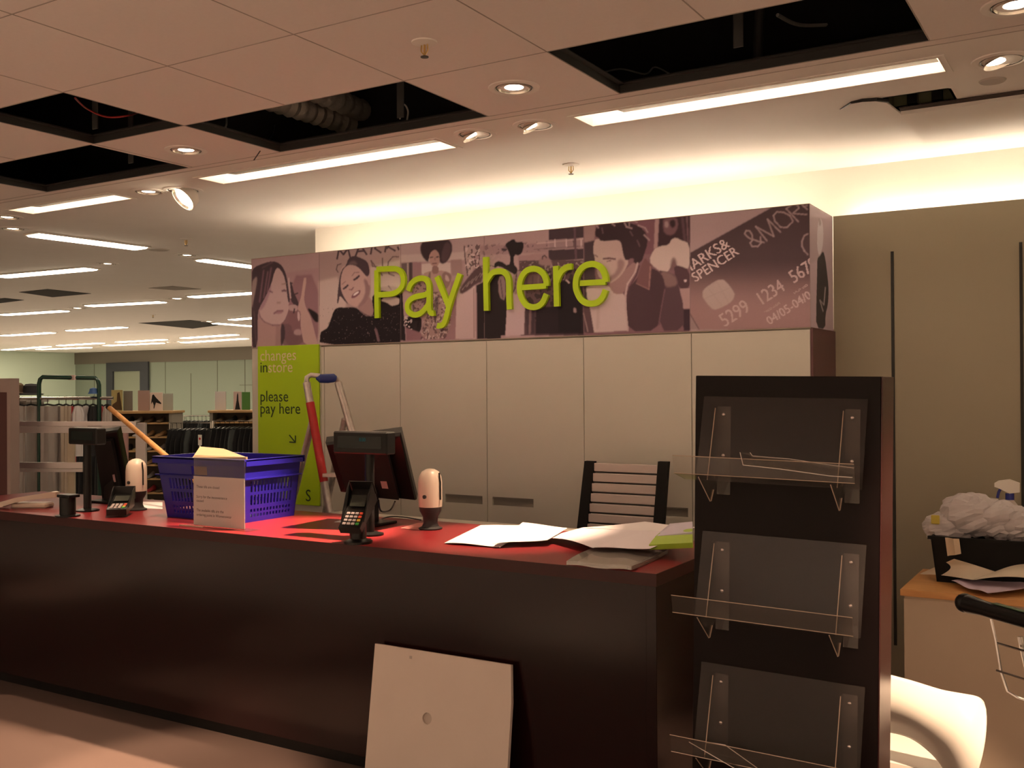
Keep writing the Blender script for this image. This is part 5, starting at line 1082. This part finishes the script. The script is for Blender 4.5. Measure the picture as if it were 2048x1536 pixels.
cc = [((1895, 1055), .10, (1.2, .9, .8), 'crumpled pale packaging at the left of the black crate'), ((1945, 1030), .12, (1.3, .9, .9), 'crumpled grey packaging heaped highest at the middle of the crate'), ((1995, 1040), .11, (1.3, .9, .9), 'crumpled white packaging below the spray bottle'), ((2040, 1050), .10, (1.2, .9, .9), 'crumpled pinkish packaging at the right of the crate')]
for i, (q, r_, s_, lab) in enumerate(cc): crump(ony(*q, 4.92)+Vector((0, 0, 0)), r_*.8, s_, lab, m_film, i+1)
tag(MB().rbox((0, 0, 0), (.035, .01, .04), .003).build('yellow_label', m_yellow, local=True), 'small yellow tag at the left rim of the black crate', 'tag').location = ony(1862, 1048, 4.84)
o = MB().patch([ony(1890, 1075, 4.77), ony(1918, 1078, 4.77), ony(1922, 1108, 4.765), ony(1895, 1112, 4.765)], 5, 5, lambda u, v: (0, .006*math.sin(8*u), 0), .001).build('hanging_wrapper', mat('wrapper', (.62, .48, .34), .5), smooth=True); tag(o, 'pale orange wrapper hanging over the front of the black crate', 'wrapper')
sbp = ony(2020, 1040, 4.98); sbt = thing('spray_bottle', 'white trigger spray bottle with blue collar standing in the crate', 'bottle', (sbp.x, sbp.y, sbp.z-.06))
MB().lathe([(.001, 0), (.045, 0), (.048, .02), (.046, .09), (.03, .13), (.015, .15), (.014, .165)], (0, 0, 0)).build('body', mat('bottle_body', (.62, .54, .50), .3), sbt, True, local=True)
MB().cyl((0, 0, .150), (0, 0, .178), .018).build('collar', mat('bottle_blue', (.02, .03, .25), .4), sbt, True, local=True)
MB().loft([[(x, -.014, z0), (x, .014, z0), (x, .012, z1), (x, -.012, z1)] for x, z0, z1 in [(-.06, .205, .222), (-.045, .200, .232), (.0, .178, .240), (.04, .185, .225)]]).build('spray_head', m_white, sbt, True, local=True)
MB().tube([(-.035, 0, .20), (-.045, 0, .18), (-.05, 0, .155)], .006, 8).build('trigger', bpy.data.materials['bottle_blue'], sbt, True, local=True)
# trolley
h0, h1 = dep(1930, 1206, 2.50), dep(2090, 1252, 2.25)
tr = thing('shopping_trolley', 'wire shopping trolley with black handle entering at the right edge', 'trolley', (h0.x+.2, h0.y-.1, 0))
hd_ = (h1-h0).normalized(); h1 = h0+hd_*.50
MB().tube([h0, h0+hd_*.02, h0+hd_*.06, h1], [.021, .023, .019, .019], 14).build('handle_bar', m_black, tr, True)
nrm_ = Vector((0, 0, 1)).cross(hd_).normalized()
MB().loft([[h0+hd_*t_+Vector((0, 0, .019))+nrm_*-.008, h0+hd_*t_+Vector((0, 0, .019))+nrm_*.008, h0+hd_*t_+Vector((0, 0, .0205))+nrm_*.008, h0+hd_*t_+Vector((0, 0, .0205))-nrm_*.008] for t_ in (.10, .45)]).build('handle_insert', mat('handle_green', (.04, .10, .04), .4), tr)
MB().sphere(h0, .024, (1, 1, 1)).build('end_cap', m_black, tr, True)
back = Vector((-nrm_.x, -nrm_.y, 0)).normalized()
if back.y < 0: back = -back
d0 = h0+hd_*.09+Vector((0, 0, -.02))
def W(a, b, z): return d0+hd_*a*1+back*b+Vector((0, 0, z))-Vector((0, 0, hd_.z*a))
mb = MB(); r_ = .0035
mb.tube([W(0, 0, 0), W(0.01, .005, -.05), W(.02, .01, -.12), W(.03, .02, -.165), W(.05, .03, -.175), W(.08, .04, -.178)], r_, 6)
for z in (-.055, -.12): mb.tube([W(.01, .006, z), W(.15, .02, z), W(.40, .02, z)], r_*.8, 6)
for a in (.09, .14, .19, .24, .30, .36): mb.tube([W(a, .02, -.02), W(a+.02, .03, -.20), W(a+.03, .04, -.36)], r_*.8, 6)
mb.build('child_seat_wire', m_chrome, tr, True)
mb = MB()
for a in (.06, .10): mb.tube([W(a, .03, -.03), W(a+.02, .05, -.18), W(a+.055, .10, -.55), W(a+.07, .14, -.80)], .007, 8)
mb.build('side_tube', m_chrome, tr, True)
wh = W(.12, .18, 0); MB().cyl((wh.x-.015, wh.y, .06), (wh.x+.015, wh.y, .06), .06, n=20).build('wheel', m_black, tr, True); MB().tube([W(.13, .14, -.80), (wh.x, wh.y, .14), (wh.x, wh.y, .06)], .01, 8).build('wheel_fork', m_chrome, tr, True)
# basket of the trolley (mostly outside the frame)
mb = MB()
for z in (-.06, -.16, -.26, -.36): mb.tube([W(.10, .02, z), W(.46, .02, z), W(.46, .55, z), W(.14, .55, z)], .003, 6)
mb.build('basket_wire', m_chrome, tr, True)
# white moulded chair
YS2 = 3.52
ow = [(1690, 1330), (1760, 1349), (1820, 1364), (1880, 1381), (1930, 1390), (1955, 1396), (1970, 1408), (1975, 1430), (1970, 1465), (1958, 1495), (1935, 1530), (1915, 1575), (1900, 1640)]
wc = thing('moulded_chair', 'glossy white moulded plastic chair behind the display stand', 'chair', (-.62, 3.72, 0))
def pl(pts, t_):
    f_ = t_*(len(pts)-1); i_ = min(int(f_), len(pts)-2); f_ -= i_; return (pts[i_][0]*(1-f_)+pts[i_+1][0]*f_, pts[i_][1]*(1-f_)+pts[i_+1][1]*f_)
tc_ = smooth_line([(1600, 1308), (1690, 1330), (1760, 1349), (1820, 1364), (1880, 1381), (1920, 1388), (1945, 1393), (1958, 1399), (1966, 1408)]); bc_ = smooth_line([(1600, 1470), (1690, 1476), (1760, 1482), (1810, 1492), (1850, 1515), (1880, 1545), (1895, 1580), (1903, 1620), (1906, 1650)])
vs_, fs_ = [], []; NU, NV = 32, 20
for i in range(NU+1):
    u = i/NU; a_, b_ = pl(tc_, u), pl(bc_, u)
    for j in range(NV+1):
        v = j/NV; q = ony(a_[0]*(1-v)+b_[0]*v+26*u**4*math.sin(PI*v**.75), a_[1]*(1-v)+b_[1]*v, YS2)
        vs_.append(Vector((q.x, YS2+.02+.10*(1-u)*v-.10*math.sin(PI*v)*(.4+.6*u)+.008*math.sin(2.4*PI*u), q.z)))
for i in range(NU):
    for j in range(NV): a = i*(NV+1)+j; fs_.append((a, a+NV+1, a+NV+2, a+1))
edge = [Vector((-.45, YS2, .33))]
o = MB().add(vs_, fs_).build('backrest', m_chair, wc, True); so_ = o.modifiers.new('s', 'SOLIDIFY'); so_.thickness = .006; so_.offset = 1
seat = [(-.98, YS2+.10), (-.47, YS2+.06), (-.44, YS2+.2), (-.46, YS2+.42), (-.98, YS2+.42)]
zs = edge[-1].z
MB().prism(chaikin(seat, 1), 'z', zs-.02, zs).build('seat', m_chair, wc, True)
for x, y in ((-.93, YS2+.06), (-.52, YS2+.06), (-.93, YS2+.38), (-.52, YS2+.38)): MB().cyl((x, y, 0), (x, y, zs-.02), .013).build('leg', m_gold, wc, True)
# ================================================================ LEFT BACKGROUND
# maroon panelled display end at the left edge
la = dep(-40, 757, 7.3); lb = dep(22, 757, 7.3)
t = thing('wall_rack', 'maroon display end panel with pale edge at the left of the photo', 'display stand', (lb.x-.2, lb.y, 0))
LZ = la.z
MB().box((lb.x-.5, lb.y, 0), (lb.x-.035, lb.y+.04, LZ)).build('board', mat('maroon_dull', (.12, .05, .05), .5), t); MB().box((lb.x-.035, lb.y-.01, 0), (lb.x+.005, lb.y+.06, LZ)).box((lb.x-.5, lb.y-.01, LZ-.1), (lb.x-.035, lb.y+.001, LZ)).build('edge_frame', mat('pink_frame', (.45, .36, .34), .5), t)
# chrome shelving frame
def at6(x, y, d=7.6): return dep(x, y, d)
u0, u1 = at6(27, 853), dep(292, 853, 7.6)
sf = thing('shelving_frame', 'empty metal shelving frame behind the left till', 'shelving', ((u0.x+u1.x)/2, (u0.y+u1.y)/2, 0))
def hbar(xa_, xb_, y0_, y1_, nm, m, th=.03):
    a, b = at6(xa_, y0_), dep(xb_, y0_, 7.6); c_ = at6(xa_, y1_); h_ = a.z-c_.z
    n_ = Vector((-(b-a).y, (b-a).x, 0)).normalized()*th
    MB().loft([[a, b, b+n_, a+n_], [a-Vector((0, 0, h_)), b-Vector((0, 0, h_)), b+n_-Vector((0, 0, h_)), a+n_-Vector((0, 0, h_))]]).build(nm, m, sf)
m_galv = mat('galvanised', (.55, .50, .50), .35, metal=.6); m_galv2 = mat('galvanised_pale', (.62, .57, .56), .4, metal=.2)
hbar(24, 272, 843, 852, 'shelf_rail', m_galv); hbar(24, 268, 853, 866, 'shelf_rail', m_galv2)
hbar(24, 165, 925, 937, 'shelf_rail', m_galv); hbar(24, 165, 938, 944, 'shelf_rail', m_galv2)
def post(x, wpx, y0_, nm, m, d=7.62, z1=0):
    a, b = dep(x-wpx/2, y0_, d), dep(x+wpx/2, y0_, d); n_ = Vector((-(b-a).y, (b-a).x, 0)).normalized()*.03
    MB().loft([[p, q_, q_+n_, p+n_] for p, q_ in ((a, b), (Vector((a.x, a.y, z1)), Vector((b.x, b.y, z1))))]).build(nm, m, sf)
post(30, 7, 866, 'upright', m_galv2); post(141, 13, 866, 'upright', mat('cream_post', (.56, .48, .36), .5)); post(281, 20, 846, 'upright', m_galv2, 7.7); post(250, 8, 862, 'upright', mat('pink_post', (.5, .3, .3), .5), 7.75)
# dark green rolling rail
D7 = 8.7
g0, g1 = dep(78, 754, D7), dep(198, 756, D7)
gr = thing('rolling_rail', 'dark green tubular rolling rail holding trousers behind the left till', 'garment rail', ((g0.x+g1.x)/2, g0.y, 0))
ZHB = dep(100, 797, D7).z; gd = (g1-g0); gd.z = 0; gd.normalize()
MB().tube([Vector((g0.x, g0.y, .1)), g0+Vector((0, 0, -.06)), g0+Vector((0, 0, -.02))+gd*.01, g0+gd*.03, g1-gd*.03, g1+Vector((0, 0, -.02))-gd*.01, g1+Vector((0, 0, -.06)), Vector((g1.x, g1.y, .1))], .018, 10).build('frame', m_railg, gr, True)
MB().tube([Vector((g0.x, g0.y, ZHB))-gd*.25, Vector((g1.x, g1.y, ZHB))+gd*.12], .014, 8).build('hanging_bar', m_chrome, gr, True)
for p_ in (g0, g1):
    n_ = Vector((-gd.y, gd.x, 0)); MB().tube([Vector((p_.x, p_.y, .1))-n_*.25, Vector((p_.x, p_.y, .1))+n_*.25], .016, 8).build('foot_bar', m_railg, gr, True)
    for s_ in (-1, 1): MB().sphere(Vector((p_.x, p_.y, .045))+n_*.23*s_, .045, (.5, 1, 1), 10, 8).build('caster', m_black, gr, True)
MB().box((-.04, -.01, -.02), (.04, .01, .02)).build('price_tag', mat('tag_pink', (.6, .42, .4), .6), gr, local=True).location = (g0+(g1-g0)*.55)-ORG[gr.name]
def garment(c, w_, ztop, zbot, m, dirv, label, group, flare=1.0, kind='garment', seed=0, hanger=True, sleeve=0):
    t_ = thing('hanging_'+kind, label, kind, (c.x, c.y, ztop), 0, group)
    g = np.random.default_rng(seed); dn = Vector(dirv).normalized(); nn = Vector((-dn.y, dn.x, 0)); rings = []
    ph = g.uniform(0, 6, 3)
    for k in range(7):
        f_ = k/6; z = ztop-(ztop-zbot)*f_; ww = w_*(.86 if kind == 'trousers' else (.55 if k == 0 else 1))*(1+(flare-1)*f_); ring = []
        for j in range(20):
            a = 2*PI*j/20; u = math.cos(a)*ww/2; v = math.sin(a)*(.022+.012*f_)+.010*math.sin(3*a+ph[0]+2*f_)+.008*math.sin(7*a+ph[1])
            ring.append(Vector((c.x, c.y, z))+dn*u+nn*v)
        rings.append(ring)
    MB().loft(rings).build('cloth', m, t_, True)
    if hanger: MB().tube([Vector((c.x, c.y, ztop))-dn*w_*.4, Vector((c.x, c.y, ztop+.015)), Vector((c.x, c.y, ztop))+dn*w_*.4], .008, 6).tube([Vector((c.x, c.y, ztop+.01)), Vector((c.x, c.y, ztop+.07)), Vector((c.x, c.y, ztop+.085))+nn*.01], .003, 6).build('hanger', m_black, t_, True)
    return t_
cl = {n: mat('cloth_'+n, c_, .9, noise=.1, nscale=12) for n, c_ in {'taupe': (.33, .29, .27), 'greige': (.42, .37, .34), 'sand': (.46, .38, .30), 'white': (.66, .62, .62), 'red': (.55, .05, .06), 'coral': (.62, .12, .14), 'black': (.016, .015, .017), 'slate': (.07, .08, .08), 'pink': (.5, .3, .3), 'brown': (.10, .06, .03)}.items()}
TR = [(38, 22, 'taupe', .66, 'taupe trousers at the far left of the rolling rail'), (62, 24, 'greige', .66, 'pale grey trousers left of the green rail post'), (95, 28, 'taupe', .60, 'taupe trousers with a tag right of the green rail post'), (118, 20, 'greige', .60, 'grey trousers in the middle of the rolling rail'), (132, 14, 'sand', .62, 'sand trousers beside the red garment'), (145, 6, 'red', .98, 'red garment squeezed between sand and white ones'), (156, 16, 'white', 1.05, 'white top with straight sleeve on the rolling rail'), (172, 14, 'white', 1.10, 'white top leaning left of the black one'), (186, 14, 'black', 1.05, 'black top between white and coral ones'), (200, 14, 'coral', 1.10, 'coral top near the right end of the rolling rail'), (214, 12, 'greige', 1.10, 'grey green top at the right end of the rolling rail')]
for i, (px, wpx, cn, zb_, lab) in enumerate(TR):
    dd = D7+.0+.10*(i % 2); p_ = dep(px, 812, dd); garment(p_, wpx/FPX*dd*1.55, p_.z, zb_, cl[cn], (AR[0], AR[1], 0), lab, 'clothes on the dark green rolling rail', 1.0, 'trousers' if zb_ < .9 else 'garment', i)
for i, (px, py, cn, lab) in enumerate([(62, 778, 'black', 'black hat on the shelf left of the green rail'), (32, 776, 'brown', 'brown hat on the shelf at far left')]):
    p_ = dep(px, py, 10.2); t = thing('hat', lab, 'hat', p_-Vector((0, 0, .06)), 0, 'hats beyond the rolling rail')
    MB().lathe([(.11, 0), (.12, .01), (.075, .02), (.07, .09), (.05, .11), (.001, .115)], (0, 0, 0), T=Matrix.Translation((0, 0, 0))).build('crown', cl[cn], t, True, local=True)
p_ = dep(47, 800, 10.25); tag(MB().box((p_.x-.25, p_.y-.1, p_.z-.02), (p_.x+.2, p_.y+.15, p_.z+.015)).box((p_.x-.22, p_.y-.08, 0), (p_.x-.18, p_.y+.12, p_.z-.02)).box((p_.x+.12, p_.y-.08, 0), (p_.x+.16, p_.y+.12, p_.z-.02)).build('hat_shelf', mat('grey_shelf', (.30, .28, .26), .5)), 'grey shelf carrying hats beyond the rolling rail', 'shelf')
wb_ = dep(187, 783, 8.7); tag(MB().lathe([(.05, -.02), (.045, -.018), (.036, 0), (.03, .025), (.001, .035)], wb_, 16).build('blue_cap', mat('cap_blue', (.03, .08, .22), .7), smooth=True), 'small blue cap on top of the rolling rail', 'cap')
# ---- shoe department: two oak gondolas
def along(x, y, D): return dep(x, y, D)
def gondola(pxa, pxb, ytop, D, label, nshelf, group, shoes=True):
    a, b = dep(pxa, ytop, D), dep(pxb, ytop, D); b.z = a.z; d = (b-a).normalized(); n_ = Vector((-d.y, d.x, 0)); L = (b-a).length
    t_ = thing('shoe_gondola', label, 'shelving', ((a+b)/2).to_tuple()[:2]+(0,), math.atan2(d.y, d.x), group); H_ = a.z
    MB().rbox((-L/2-.03, -.25, H_-.03), (L/2+.03, .25, H_), .004).build('top_board', m_oak, t_, local=True)
    MB().box((-L/2, -.01, .0), (L/2, .01, H_-.03)).build('back_board', mat('gondola_back', (.10, .08, .06), .7), t_, local=True)
    for x in (-L/2, L/2): MB().box((x-.02, -.2, 0), (x+.02, .2, H_-.03)).build('end_board', mat('gondola_end', (.34, .31, .26), .6), t_, local=True)
    zs_ = [H_-.14-k*.17 for k in range(nshelf)]
    for z in zs_: MB().box((-L/2+.02, -.24, z-.02), (L/2-.02, -.01, z)).build('shelf', m_oak, t_, local=True)
    return a, b, d, n_, L, H_, zs_
shoe_cols = [cl['black'], cl['brown'], cl['taupe'], cl['white'], cl['red'], mat('shoe_tan', (.38, .22, .10), .5), mat('shoe_gold', (.5, .38, .2), .4)]
def shoe_mesh():
    mb = MB(); rings = []
    for f_, w_, h_ in [(0, .020, .055), (.08, .030, .075), (.3, .028, .055), (.5, .030, .040), (.7, .042, .034), (.9, .038, .026), (1, .014, .016)]:
        y = -.12+f_*.25; rings.append([(w_*math.cos(a), y, max(0, h_*(.5+.5*math.sin(a)))+.0) for a in [2*PI*k/10 for k in range(10)]])
    mb.loft(rings); mb.box((-.012, -.115, -.0), (.012, -.095, .02)); return mb
_sh = None; shoe_meshes = {}
def put_shoe(p, rz, k, label, group):
    global _sh
    if k not in shoe_meshes:
        o = shoe_mesh().build('shoe', shoe_cols[k], smooth=True, local=True); shoe_meshes[k] = o; first = True
    else: o = shoe_meshes[k].copy(); COL.objects.link(o)
    o.location = p; o.rotation_euler = (0, 0, rz); tag(o, label, 'shoe', group); return o
gA = gondola(205, 352, 822, 12.6, 'oak topped shoe gondola with sign boards behind the basket handle', 7, 'oak shoe gondolas')
gB = gondola(432, 560, 820, 12.6, 'oak topped shoe gondola whose end shows left of the lime sign', 2, 'oak shoe gondolas')
rr = random.Random(4); cn_ = ['black', 'brown', 'taupe', 'white', 'red', 'tan', 'gold']
for (a, b, d, n_, L, H_, zs_), gname, nsh in ((gA, 'behind the basket handle', 7), (gB, 'by the lime sign', 2)):
    for si, z in enumerate(zs_[:nsh]):
        x = -L/2+.10; 
        while x < L/2-.08:
            k = rr.choice([0, 0, 1, 1, 2, 3, 5, 5, 6, 4 if rr.random() < .3 else 0]); p_ = (a+b)/2+d*x-n_*.14; p_.z = z
            if nsh == 7 and x > -L/2+.25 or nsh == 2: put_shoe(p_, math.atan2(d.y, d.x)+PI+rr.uniform(-.15, .15), k, '%s shoe on shelf %s of the oak gondola %s' % (cn_[k], ['one from the top', 'two from the top', 'three from the top', 'four from the top', 'five from the top', 'six from the top', 'seven from the top'][si], gname), '%s shoes, %s shelf of the gondola %s' % (cn_[k], ['first', 'second', 'third', 'fourth', 'fifth', 'sixth', 'seventh'][si], gname))
            x += .135
# sign boards standing on the gondola tops
def board(px0, px1, py0, D, H_, m, label, art=None, extra=None):
    a, b = dep(px0, py0, D), dep(px1, py0, D); d = (b-a); d.z = 0; L = d.length; d.normalize(); n_ = Vector((-d.y, d.x, 0)); zt2 = a.z
    t_ = thing('counter_sign', label, 'sign', ((a.x+b.x)/2, (a.y+b.y)/2, H_), math.atan2(d.y, d.x), 'signs on the shoe gondola tops'); h_ = zt2-H_
    MB().rbox((-L/2, -.008, 0), (L/2, .008, h_), .002).build('board', m, t_, local=True)
    if art: 
        mb = MB(); poly = [(-L/2+u*L, v*h_) for u, v in art]; mb.prism(poly, 'y', -.0105, -.0085); mb.build('shoe_picture', cl['black'] if extra is None else extra, t_, local=True)
    return t_
HA = gA[5]; HB = gB[5]; DA = 12.6
shoe_art = [(.1, .35), (.12, .5), (.2, .85), (.3, .9), (.5, .72), (.8, .5), (.92, .42), (.9, .36), (.7, .4), (.5, .45), (.42, .3), (.36, .12), (.30, .12), (.32, .3), (.22, .5)]
board(223, 245, 780, DA, HA, mat('yellow_board', (.50, .42, .18), .6), 'yellow sign with a brown boot picture on the shoe gondola', [(.05, .05), (.1, .3), (.5, .45), (.55, .85), (.75, .9), (.9, .4), (.98, .05)], cl['brown'])
board(247, 265, 782, DA+.1, HA, mat('slate_board', (.18, .17, .16), .5), 'slate grey board beside the boot sign')
board(276, 299, 781, DA, HA, mat('pink_board', (.45, .30, .27), .6), 'dull pink board left of the shoe photo')
board(300, 325, 785, DA, HA, mat('shoe_board', (.80, .66, .60), .6), 'bright sign with a black high heel shoe picture', shoe_art)
board(326, 346, 787, DA+.1, HA, mat('grey_board', (.40, .42, .38), .6), 'pale grey board right of the high heel sign')
board(430, 452, 783, DA, HB, mat('white_board', (.66, .62, .62), .6), 'white notice board on the right shoe gondola')
board(467, 483, 783, DA, HB, mat('pinkish_board', (.58, .44, .42), .6), 'pale sign with dark dress picture beside the green board', [(.2, .02), (.4, .5), (.45, .8), (.55, .95), (.62, .8), (.65, .5), (.85, .02)])
board(484, 500, 784, DA, HB, mat('green_board', (.06, .20, .03), .5), 'dark green board at the right of the gondola signs')
# ---- black garment rails
def rail_run(pxa, pxb, py, D, n, zb_, label, group, nm2):
    a, b = dep(pxa, py, D), dep(pxb, py, D); b.z = a.z; d = (b-a).normalized(); n_ = Vector((-d.y, d.x, 0))
    t_ = thing('garment_rail', label, 'garment rail', ((a+b)/2).to_tuple()[:2]+(0,), 0, 'chrome garment rails in the store')
    MB().tube([Vector((a.x, a.y, 0)), a, b, Vector((b.x, b.y, 0))], .014, 8).build('frame', m_chrome, t_, True)
    for p_ in (a, b): MB().tube([Vector((p_.x, p_.y, .02))-n_*.25, Vector((p_.x, p_.y, .02))+n_*.25], .018, 8).build('foot_bar', m_chrome, t_, True)
    proto = None; L = (b-a).length
    for i in range(n):
        c_ = a+d*(L*(i+.5)/n); m_ = cl['slate'] if i % 6 == 4 else cl['black']; c_.z = a.z-.085
        lab = ('slate grey ' if i % 6 == 4 else 'black ')+'garment hanging on '+nm2
        if i in (0, 4): 
            o = garment(Vector(c_), .42, a.z-.085, zb_, m_, (n_.x, n_.y, 0), lab, group+(' slate' if i % 6 == 4 else ' black'), 1.05, 'garment', i)
            if i == 0: pb_ = o
            else: ps_ = o
        else: dup(ps_ if (i % 6 == 4) else pb_, c_, rr.uniform(-.06, .06), lab)
rail_run(340, 422, 846, 12.0, 9, .3, 'chrome rail of black garments right of the shoe shelves', 'garments on the nearer left rail', 'the rail right of the shoe shelves')
rail_run(426, 540, 842, 11.0, 12, .3, 'chrome rail of black garments ending behind the lime sign', 'garments on the rail ending behind the lime sign', 'the rail ending behind the lime sign')
rail_run(112, 222, 872, 10.4, 11, .2, 'low chrome rail of black garments behind the rolling rail of trousers', 'garments on the low rail behind the trousers', 'the low rail behind the trousers')
rail_run(368, 560, 832, 16.0, 24, .5, 'farther chrome rail of dark garments below the shelf tops', 'garments on the farther rail', 'the farther rail below the shelf tops')
p_ = dep(400, 880, 11.68); t = thing('price_ticket', 'white price ticket with red dot on the black garments', 'ticket', p_); MB().box((-.03, -.002, -.06), (.03, .002, .06)).build('card', m_white, t, local=True); MB().cyl((0, -.004, .015), (0, -.002, .015), .015).build('red_dot', m_red, t, local=True); MB().box((-.012, -.001, -.13), (.012, .001, -.06)).build('strip', m_white, t, local=True)
